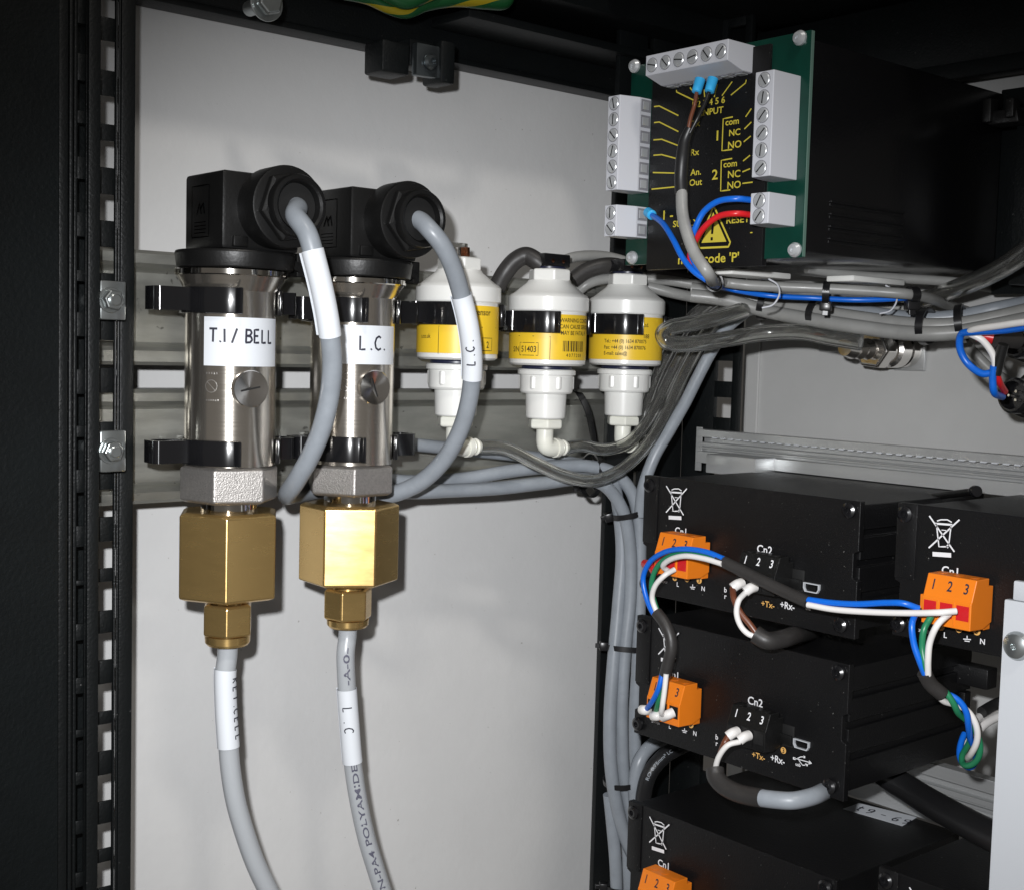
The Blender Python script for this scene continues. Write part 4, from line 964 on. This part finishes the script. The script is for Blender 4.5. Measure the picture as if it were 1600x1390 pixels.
# black mains cable with its print
t, path = cable('mains_cable', ((1100,1150,.430),(1066,1164,.430),(1036,1182,.431),(1015,1208,.433),(1006,1240,.436),(1004,1275,.44)), .0040, 'cable_black', 'black cable with fine white print curving below the second interface box')
fp = pathmap(path, .00415, 0); bm = bmesh.new(); i = near(path, 1062, 1166); x0 = sum((path[k+1]-path[k]).length for k in range(i)); sg = 1 if (fp(x0,.001)-fp(x0,0)).dot(DOWN) > 0 else -1
add_text(bm, 'RO 0.75mm\u00b2 LC', .0016, lambda x, y: fp(x0+.024-x, -sg*y), 0, -.0008, False, 1.1); finish('cable_print', bm, 'cable_grey', t)
cable('mains_cable', ((1350,1150,.47),(1375,1200,.475),(1420,1232,.47),(1480,1268,.45),(1540,1300,.43),(1610,1335,.41)), .0056, 'cable_black', 'thick black cable crossing below the boxes at the lower right', P=PX, per=10)
# thin warm grey cables over the sensors
gcab(((1046,447,.452),(1020,430,.458),(985,412,.462),(950,402,.466),(915,400,.468),(890,404,.470),(868,415,.473),(860,426,.474)), 'thin grey cable arching behind the neck of the third gas sensor', .0026, 'cable_warm')
gcab(((900,460,.474),(915,446,.470),(935,438,.467),(975,436,.462),(1010,440,.458),(1060,440,.446),(1130,456,.43)), 'thin grey cable passing behind the cap of the third gas sensor', .0026, 'cable_warm')
gcab(((1012,448,.452),(1050,458,.444),(1100,468,.436),(1150,478,.42),(1200,488,.40)), 'thin grey cable leading right from the third gas sensor', .0027, 'cable_warm')
gcab(((1000,436,.456),(1040,438,.446),(1090,446,.434),(1150,462,.42)), 'thin grey cable just above the one leading right from the third gas sensor', .0026, 'cable_warm')
for pts, lab, r in ((((775,452,.470),(790,425,.466),(806,407,.463),(822,400,.460),(838,408,.456),(846,414,.4545)), 'black sleeved lead bent over to the plug of the middle gas sensor', .0042),
                    (((895,438,.4700),(915,424,.467),(940,416,.463),(962,416,.460),(980,422,.4555)), 'black sleeved lead bent over to the plug of the third gas sensor', .0040)):
    cable('sleeved_lead', pts, r, 'sleeve', lab, group='black sleeved sensor leads')
cable('sleeved_lead', ((1010,425,.455),(1040,430,.448),(1060,436,.443),(1080,440,.438)), .0040, 'sleeve', 'black sleeve below the corner of the circuit board', group='black sleeved sensor leads')
# bundle across the instrument's lower edge
GB = 'grey cables bundled under the instrument'
def P3(pts): return [PY(x, y, k) for x, y, k in pts]
cable('bundled_cable', ((1080,452,.424),(1130,458,.412),(1200,474,.395),(1270,486,.372),(1340,497,.350),(1400,505,.332),(1450,509,.318),(1500,507,.306),(1560,496,.292),(1620,482,.28)), .0033, 'cable_warm', 'upper grey cable of the bundle running right under the instrument', group=GB, tag='g')
cable('bundled_cable', ((1080,462,.422),(1130,468,.410),(1200,487,.392),(1270,500,.369),(1340,511,.347),(1400,519,.330),(1450,522,.316),(1500,519,.304),(1560,508,.290),(1620,496,.278)), .0033, 'cable_warm', 'lower grey cable of the bundle running right under the instrument', group=GB, tag='g')
cable('bundled_cable', ((1130,452,.418),(1200,466,.402),(1270,476,.382),(1340,486,.360),(1400,495,.341),(1450,498,.327),(1500,494,.315),(1560,482,.30),(1620,470,.29)), .0032, 'cable_grey', 'rear grey cable of the bundle running right under the instrument', group=GB, tag='g')
cable('bundled_cable', ((1300,478,.374),(1360,478,.36),(1430,486,.345),(1480,510,.335),(1510,540,.33),(1550,580,.32),(1580,600,.31)), .0026, 'cable_warm', 'grey cable leaving the bundle towards the black round connectors', group=GB)
cable('bundled_cable', ((1260,420,.36),(1330,430,.35),(1420,436,.335),(1500,442,.32),(1560,452,.31)), .0022, 'cable_warm', 'thin grey cable right under the instrument housing', group=GB)
# input cable of the instrument
XI = .383
ic = thing('input_cable', 'grey cable with a black sleeve hanging from the blue ferrules of the instrument', 'cable', PX(1070, 200, XI))
path = spline([PX(1065,296,.380), PX(1066,330,.378), PX(1072,360,.376), PX(1085,395,.375), PX(1105,425,.375)]+P3(((1130,441,.378),(1170,446,.370),(1230,449,.358),(1300,452,.343),(1370,456,.328),(1420,460,.318),(1450,466,.318),(1490,480,.330),(1530,492,.34))), 10)
BUND['i'] = [(path, .0023)]
bm = bmesh.new(); tubem(bm, path, .0023, 18); finish('jacket', bm, 'cable_warm', ic, auto=rad(50))
path = spline([PX(1078,200,.3815), PX(1070,220,.381), PX(1066,250,.380), PX(1064,280,.380), PX(1065,303,.380)], 8)
bm = bmesh.new(); tubem(bm, path, lambda s: .0017+.0009*min(1, s*2.2), 18); finish('sleeve', bm, 'cable_black', ic, auto=rad(50))
def wire(pts, r, m_, lab, group=None, P=PX, ferr=None, parent=None, name='wire'):
    path = spline([P(*q) for q in pts], 10)
    if parent: bm = bmesh.new(); tubem(bm, path, r, 12); return finish(name, bm, m_, parent, auto=rad(60))
    t = thing(name, lab, 'wire', path[0], group); bm = bmesh.new(); tubem(bm, path, r, 12); finish('insulation', bm, m_, t, auto=rad(60))
    if ferr:
        d = (path[0]-path[2]).normalized(); bm = bmesh.new(); lathem(bm, path[0]-d*.001, d, [(0,0),(r*1.25,0),(r*1.7,.0006),(r*1.7,.0052),(0,.0052)], 18); finish('ferrule', bm, ferr, t, auto=rad(40))
    return t
for px, c, q in ((1089,'wire_brown',((1089,142,.3865),(1085,165,.383),(1079,185,.3815),(1075,205,.381))), (1108,'wire_black',((1109,141,.3865),(1100,165,.384),(1090,185,.382),(1078,208,.381)))):
    wire(q, .0008, c, '', parent=ic, name='core')
    p = PX(q[0][0], q[0][1], .3865); d = Vector((.35,0,1)).normalized(); bm = bmesh.new(); lathem(bm, p-d*.001, d, [(0,0),(.0013,0),(.0019,.0003),(.0021,.0058),(0,.0058)], 20); finish('ferrule', bm, 'ferrule_blue', ic, auto=rad(40))
wire(((1018,336,.392),(1036,350,.387),(1052,375,.384),(1066,402,.383),(1084,424,.383),(1104,438,.385)), .0012, 'wire_blue', 'blue wire from the blue ferrule at the lower left terminal of the instrument', ferr='ferrule_blue')
pB = [PX(*q) for q in ((1176,313,.390),(1150,311,.384),(1122,315,.382),(1100,331,.3815),(1088,353,.381),(1080,378,.3815),(1082,404,.382),(1098,428,.384))]
path = spline(pB+P3(((1140,452,.384),(1200,462,.368),(1270,466,.354),(1340,469,.337),(1400,467,.325),(1440,463,.317))), 10)
t = thing('wire', 'blue wire from the lower right terminal arching behind the grey cable', 'wire', path[0]); BUND['i'].append((path, .0012)); bm = bmesh.new(); tubem(bm, path, .0012, 12); finish('insulation', bm, 'wire_blue', t, auto=rad(60))
wire(((1174,336,.390),(1150,334,.384),(1124,338,.3825),(1102,354,.382),(1086,378,.383),(1078,402,.3845),(1082,412,.386)), .0012, 'wire_red', 'red wire from the lower right terminal of the instrument')

# fittings on the rear sheet
nf = thing('hose_fitting', 'nickel hose fitting with a square flange on the rear grey sheet', 'fitting', PX(1420, 540, XB))
X0 = XB; bx = PX(1424, 548, X0-.002); fd = Vector((-1,0,0))
xs = bx.x; ax_ = (PX(1345, 535, .48)-bx).normalized(); ax_ = Vector((-1, 0, 0))
bm = bmesh.new(); boxm(bm, (X0-.0025, bx.y-.008, bx.z-.010), (X0-.0005, bx.y+.010, bx.z+.008)); finish('flange', bm, 'aluminium', nf, bevel=.0006, smooth=True)
lathe('fitting_body', (X0-.003, bx.y+.002, bx.z), ax_, [(0,0),(.0085,0),(.0085,.006),(.0075,.007),(.0088,.0085),(.0088,.016),(.0070,.017),(.0070,.022),(0,.022)], 'nickel', nf, 36)
hexa('fitting_nut', (X0-.003, bx.y+.002, bx.z), ax_, .0098, .022, .031, (0,1,.1), 0, 'nickel', nf, .001)
lathe('hose_barb', (X0-.003, bx.y+.002, bx.z), ax_, [(0,.031),(.0045,.031),(.0052,.034),(.0040,.037),(.0052,.040),(.0040,.043),(.0050,.046),(.0036,.052),(0,.052)], 'nickel', nf, 28)
vf = thing('copper_fitting', 'small copper and nickel fitting with a steel plate half hidden by the hairpin hose', 'fitting', PX(1280, 520, XB))
p = PX(1310, 520, XB-.002); bm = bmesh.new(); boxm(bm, (XB-.0022, p.y-.008, p.z-.010), (XB-.0005, p.y+.012, p.z+.012)); finish('plate', bm, 'aluminium', vf, bevel=.0005, smooth=True)
lathe('body', p+Vector((-.001,.002,.004)), (-1,0,0), [(0,0),(.008,0),(.008,.008),(.0066,.009),(.0066,.015),(0,.015)], 'nickel', vf, 30)
lathe('copper_ring', p+Vector((-.016,.002,.004)), (-1,0,0), [(0,0),(.0072,0),(.0076,.002),(.0076,.005),(.0068,.007),(0,.007)], 'copper', vf, 30)
lathe('white_collar', p+Vector((-.023,.002,.004)), (-1,0,0), [(0,0),(.0066,0),(.0070,.010),(.0052,.014),(0,.014)], 'natural_plastic', vf, 30)
for (px, py), lab in (((1588,532), 'black round connector above, on the grey rear sheet with red heatshrink'), ((1583,618), 'black round connector below, two wires soldered into its open end')):
    p = PX(px, py, .50); t = thing('round_connector', lab, 'connector', p, 'black round connectors')
    d = Vector((-1, .15, .08)).normalized()
    lathe('shell', p-d*.006, d, [(0,-.02),(.0062,-.02),(.0062,0),(.0072,.0002),(.0074,.006),(.0066,.0072),(.0058,.0072),(.0052,.003),(0,.003)], 'black_gloss', t, 34)
    hexa('panel_nut', p-d*.012, d, .0098, 0, .004, (0,1,.3), 0, 'black_plastic', t, .0006)
    for k in range(3): lathe('solder_cup', p+Vector((-.0, .002*math.cos(2.1*k), .002*math.sin(2.1*k)))-d*.004, d, solid(.0006, 0, .004), 'nickel', t, 10)
XW = .47
wire(((1625,508,.44),(1570,516,.445),(1520,519,.448),(1502,523,.45),(1500,545,.452),(1512,568,.454),(1535,584,.455),(1552,582,.456)), .0014, 'wire_blue', 'blue wire looping below the bundle at the right margin')
wire(((1630,500,.438),(1570,508,.442),(1515,520,.449),(1535,532,.452),(1552,556,.455),(1556,580,.456)), .0013, 'wire_white', 'white wire looping inside the blue one at the right margin')
wire(((1553,572,.455),(1551,592,.456),(1553,612,.458),(1566,620,.470)), .0014, 'wire_blue', 'short blue wire dropping into the lower round connector')
wire(((1556,580,.457),(1561,596,.460),(1570,612,.47)), .0013, 'wire_red', 'short red wire dropping into the lower round connector')
cable('heatshrink_sleeve', ((1527,523,.455),(1552,528,.458)), .0026, 'red_plastic', 'red heatshrink sleeve beside the upper round connector', 'sleeve', P=PX)
cable('heatshrink_sleeve', ((1553,530,.458),(1590,532,.470)), .0032, 'sleeve', 'black heatshrink sleeve entering the upper round connector', 'sleeve', P=PX)
wire(((1568,538,.455),(1562,560,.456),(1556,585,.457)), .0020, 'wire_black', 'black wire linking the two round connectors')

# wires of the interface boxes
def tape(pts, r, lab, m_='sleeve'): return cable('taped_sleeve', pts, r, m_, lab, 'sleeve', 'black sleeves on the mains wires', P=PX, per=8)
RW = .00115
X9 = .398
tape(((1122,873,X9),(1145,884,X9),(1175,899,X9),(1210,916,X9),(1240,930,X9),(1263,940,X9)), .0024, 'black sleeve crossing the front of the top interface box')
wire(((1130,872,.397),(1105,862,.397),(1070,857,.397),(1038,862,.398),(1015,878,.399),(1005,902,.400),(1009,930,.400),(1020,956,.400),(1030,968,.401)), RW, 'wire_blue', 'blue wire arching over the orange connector of the top left box')
wire(((1128,877,.3985),(1100,867,.3985),(1068,864,.3985),(1040,872,.399),(1023,892,.400),(1018,918,.401),(1024,945,.401),(1034,968,.401)), RW, 'wire_green', 'green wire under the blue arch at the top left box')
wire(((1128,880,.396),(1100,872,.396),(1070,868,.396),(1046,874,.397),(1036,884,.399),(1045,892,.403)), RW, 'wire_white', 'white wire arching into the top left orange connector')
wire(((1054,889,.403),(1040,897,.399),(1024,914,.398),(1019,934,.399),(1026,956,.400)), RW, 'wire_white', 'white wire dropping from the red entry of the top left orange connector')
wire(((1008,880,.410),(1018,884,.407),(1024,893,.405)), .0020, 'red_plastic', 'red ferrule behind the blue arch')
wire(((1262,936,.3975),(1300,941,.398),(1340,943,.398),(1385,941,.398),(1412,942,.3985),(1436,950,.402)), RW, 'wire_blue', 'long blue wire crossing to the right orange connector')
wire(((1262,944,.3965),(1300,951,.397),(1350,955,.397),(1420,957,.397),(1470,956,.398),(1494,954,.402)), RW, 'wire_white', 'long white wire crossing to the right orange connector')
tape(((1026,956,.400),(1038,972,.400),(1047,992,.400),(1049,1012,.400),(1044,1034,.400),(1039,1054,.400)), .0025, 'black sleeve hanging over the waste bin sign of the second box')
wire(((1035,1050,.399),(1030,1072,.398),(1021,1092,.399),(1008,1110,.404)), RW, 'wire_blue', 'blue wire fanning out to the second orange connector', ferr=None)
wire(((1040,1053,.400),(1034,1078,.400),(1028,1098,.401),(1024,1116,.405)), RW, 'wire_green', 'green wire fanning out to the second orange connector')
wire(((1041,1052,.3985),(1038,1080,.398),(1035,1102,.398),(1034,1114,.400),(1044,1115,.405)), RW, 'wire_white', 'white wire fanning out to the second orange connector')
for k, (x, y, x2, y2) in enumerate(((1003,1108,1012,1109),(1021,1118,1031,1117),(1036,1119,1052,1112))):
    cable('ferrule', ((x,y,.4035),((x+x2)/2,(y+y2)/2,.403),(x2,y2,.405)), .0021, 'wire_white', 'white ferrule at the second orange connector, %s' % ('leftmost', 'middle one', 'rightmost and longest')[k], 'ferrule', 'white ferrules of the second box', P=PX)
for (x, y), a, lab in (((1146,914),.4, 'white ferrule over the brown wire of the top left box'),((1166,920),.4,'white ferrule over the white wire of the top left box'),((1139,1146),.4,'white ferrule over the brown wire of the second box'),((1157,1152),.4,'white ferrule over the white wire of the second box')):
    dx, dy = 13, -8
    cable('ferrule', ((x-2,y+4,.403),(x+5,y-1,.4045),(x+dx,y-4,.4075)), .0021, 'wire_white', lab, 'ferrule', 'white ferrules at the black connectors', P=PX)
wire(((1145,918,.403),(1147,935,.400),(1158,958,.400),(1172,975,.401),(1183,990,.402)), .0013, 'wire_brown', 'brown wire hooking down below the top left box')
wire(((1165,925,.403),(1154,938,.399),(1151,958,.398),(1158,978,.399),(1170,990,.400),(1183,994,.402)), RW, 'wire_white', 'white wire hooking down below the top left box')
tape(((1180,990,.401),(1198,1000,.403),(1220,998,.409),(1240,992,.420),(1258,988,.438),(1272,986,.46)), .0036, 'black sleeve bent under the edge of the top left box')
wire(((1138,1150,.403),(1132,1160,.401),(1126,1175,.402)), .0013, 'wire_brown', 'brown wire hooking down from the second box')
wire(((1156,1158,.403),(1138,1163,.399),(1124,1180,.398),(1118,1200,.399),(1118,1212,.400)), RW, 'wire_white', 'white wire hooking down from the second box')
cable('data_cable', ((1172,1243,.3975),(1205,1248,.3985),(1238,1250,.402),(1268,1244,.410),(1290,1234,.424),(1304,1226,.445),(1315,1222,.47)), .0034, 'cable_grey', 'grey data cable looping below the second interface box', P=PX)
tape(((1117,1200,.399),(1119,1213,.398),(1130,1226,.3975),(1150,1237,.3975),(1172,1243,.3975),(1191,1246,.3978)), .0037, 'shiny black sleeve joining the white wire to the grey data cable')
wire(((1432,953,.401),(1425,975,.397),(1428,1005,.397),(1437,1032,.398),(1446,1055,.400)), RW, 'wire_blue', 'blue wire falling from the right orange connector')
wire(((1455,962,.402),(1444,982,.399),(1441,1010,.399),(1446,1040,.399),(1450,1056,.401)), RW, 'wire_green', 'green wire falling from the right orange connector')
wire(((1483,958,.402),(1465,975,.397),(1453,1002,.397),(1450,1030,.398),(1450,1054,.400)), RW, 'wire_white', 'white wire falling from the right orange connector')
tape(((1444,1050,.400),(1454,1068,.403),(1472,1084,.407)), .0026, 'short black sleeve below the right orange connector')
def twist(lab, ph, m_, pts, amp=.0016, turns=2.2, r=.00115):
    base = spline([PX(*q) for q in pts], 12); n = len(base); path = []
    for i, p in enumerate(base):
        t = (base[min(i+1,n-1)]-base[max(i-1,0)]).normalized(); x, y, _ = frame(t); a = ph+turns*2*math.pi*i/n
        path.append(p+(x*math.cos(a)+y*math.sin(a))*amp)
    t = thing('wire', lab, 'wire', path[0], 'twisted mains wires at the lower right'); bm = bmesh.new(); tubem(bm, path, r, 10); finish('insulation', bm, m_, t, auto=rad(60))
tw = ((1472,1084,.408),(1492,1098,.412),(1508,1115,.416),(1520,1138,.42),(1524,1162,.424),(1522,1182,.428),(1512,1192,.432),(1506,1180,.438),(1510,1150,.446))
twist('blue wire of the twisted loop at the lower right', 0, 'wire_blue', tw); twist('green wire of the twisted loop at the lower right', 2.1, 'wire_green', tw); twist('white wire of the twisted loop at the lower right', 4.2, 'wire_white', tw)
wire(((1520,1130,.43),(1535,1116,.44),(1560,1104,.45),(1600,1095,.46)), .0015, 'wire_white', 'white wire leaving the twisted loop towards the white bracket')
wire(((1524,1146,.432),(1540,1130,.44),(1565,1118,.45),(1605,1112,.46)), .0015, 'wire_white', 'lower white wire leaving the twisted loop towards the white bracket')
wire(((1534,1112,.437),(1555,1100,.445),(1585,1088,.45)), .0021, 'wire_black', 'black sleeve end where two white wires pass behind the bracket')

# ------------------------------------------------------------------ cable ties
def tie(c, axis, a, b, lab, head=None, width=.0026, th=.0007, ref=None, grp='black cable ties'):
    """strap round an oval bundle: a, b half sizes; head: direction in which the lock sits"""
    x, y, z = frame(axis)
    if ref is not None: x = Vector(ref); x = (x-x.dot(z)*z).normalized(); y = z.cross(x)
    t = thing('cable_tie', lab, 'cable tie', c, grp); bm = bmesh.new(); n = 34; Rn = []
    for i in range(n):
        d = x*(math.cos(2*math.pi*i/n)); e = y*(math.sin(2*math.pi*i/n))
        p = c+d*a+e*b; q = c+d*(a+th)+e*(b+th)
        Rn.append([bm.verts.new(v) for v in (p-z*width/2, q-z*width/2, q+z*width/2, p+z*width/2)])
    for i in range(n):
        j = (i+1) % n
        for k in range(4): bm.faces.new((Rn[i][k], Rn[i][(k+1) % 4], Rn[j][(k+1) % 4], Rn[j][k]))
    finish('strap', bm, 'tie_plastic', t, auto=rad(40))
    if head:
        h = x*math.cos(head)*(a+.0016)+y*math.sin(head)*(b+.0016); bm = bmesh.new(); hd = h.normalized()
        obox(bm, c+h, z, hd.cross(z), hd, width*1.7, .0050, .0042); finish('lock', bm, 'tie_plastic', t, bevel=.0006, smooth=True)
        bm = bmesh.new(); tl = hd.cross(z); obox(bm, c+h+hd*.0028, z, tl, hd, width*.85, .0016, .0026); finish('cut_end', bm, 'tie_plastic', t, bevel=.0002)
    return t
def tie_on(tag, px, py, label, head, width=.0026, only=None):
    """strap that hugs the cables of one bundle where they pass (px, py)"""
    ps = BUND[tag] if only is None else [BUND[tag][k] for k in only]
    pt = []; ax = Vector((0,0,0))
    for path, r in ps:
        i = near(path, px, py); i = min(max(i, 1), len(path)-2); pt.append((path[i], r)); ax += (path[i+1]-path[i-1]).normalized()
    ax.normalize(); c = sum((p for p, r in pt), Vector((0,0,0)))/len(pt)
    ref = Vector((0,0,1)) if abs(ax.z) < .8 else RIGHT
    x = (ref-ref.dot(ax)*ax).normalized(); y = ax.cross(x)
    xs = [((p-c).dot(x)-r, (p-c).dot(x)+r) for p, r in pt]; ys = [((p-c).dot(y)-r, (p-c).dot(y)+r) for p, r in pt]
    x0, x1, y0, y1 = min(q[0] for q in xs), max(q[1] for q in xs), min(q[0] for q in ys), max(q[1] for q in ys)
    c = c+x*(x0+x1)/2+y*(y0+y1)/2
    return tie(c, ax, (x1-x0)/2+.0006, (y1-y0)/2+.0008, label, head, width, ref=x)
tie_on('v', 985, 801, 'cable tie round the vertical bundle beside the top interface box', math.pi)
tie_on('v', 978, 1012, 'cable tie round the vertical bundle beside the second interface box', math.pi)
tie_on('v', 974, 1216, 'cable tie round the vertical bundle below the second interface box', None)
dn = Vector((0,0,-1))
tie(PY(975, 1385, .4530), dn, .0090, .0068, 'cable tie at the bottom edge round the vertical bundle', math.pi, ref=RIGHT)
tie(PY(924, 742, .462), (1,0,-.1), .0105, .0070, 'cable tie where the cables turn down from the lower rail', 4.2, ref=(0,0,1), width=.0034)
tie_on('g', 1195, 476, 'cable tie round the bundle left below the instrument', None, .0030)
tie_on('g', 1281, 489, 'second cable tie round the bundle below the instrument', None, .0030)
tie_on('g', 1447, 508, 'third cable tie round the bundle, left of the pair near the right margin', None, .0032)
tie_on('g', 1502, 505, 'fourth cable tie round the bundle, right of the pair near the right margin', None, .0032)
tie_on('i', 1118, 438, 'cable tie round the input cable and blue wire at the board corner', 5.9, .0034)
tie_on('i', 1292, 456, 'cable tie round the input cable under the middle of the instrument', math.pi, .0030)
tie_on('i', 1424, 462, 'cable tie round the input cable near its end', math.pi, .0034)
# long black strap that hangs behind the middle sensor
path = spline([PY(x, y, k) for x, y, k in ((893,608,.474),(905,616,.468),(917,640,.466),(925,675,.466),(930,710,.464),(931,740,.459),(930,765,.4575))], 8)
bm = bmesh.new(); prev = None
for i, p in enumerate(path):
    t_ = (path[min(i+1,len(path)-1)]-path[max(i-1,0)]).normalized(); sd = t_.cross(Vector((0,1,0))).normalized()*.0018; nn = Vector((0,-.0006,0))
    q = [bm.verts.new(v) for v in (p-sd, p+sd, p+sd+nn, p-sd+nn)]
    if prev:
        for k in range(4): bm.faces.new((prev[k], prev[(k+1) % 4], q[(k+1) % 4], q[k]))
    else: bm.faces.new(q)
    prev = q
bm.faces.new(prev[::-1])
o = finish('cable_strap', bm, 'black_gloss', None, auto=rad(40)); recenter(o); props(o, 'long glossy black strap hanging behind the adapter of the middle gas sensor', 'strap')

# ------------------------------------------------------------------ put each part's origin on the part itself
for o in list(S.objects):
    if o.type == 'MESH' and o.parent:
        me = o.data
        if not me.vertices or me.users > 1: continue
        c = sum((v.co for v in me.vertices), Vector((0,0,0)))/len(me.vertices)
        me.transform(Matrix.Translation(-c)); o.location = o.location+c
        for ch in o.children: ch.location = ch.location-c
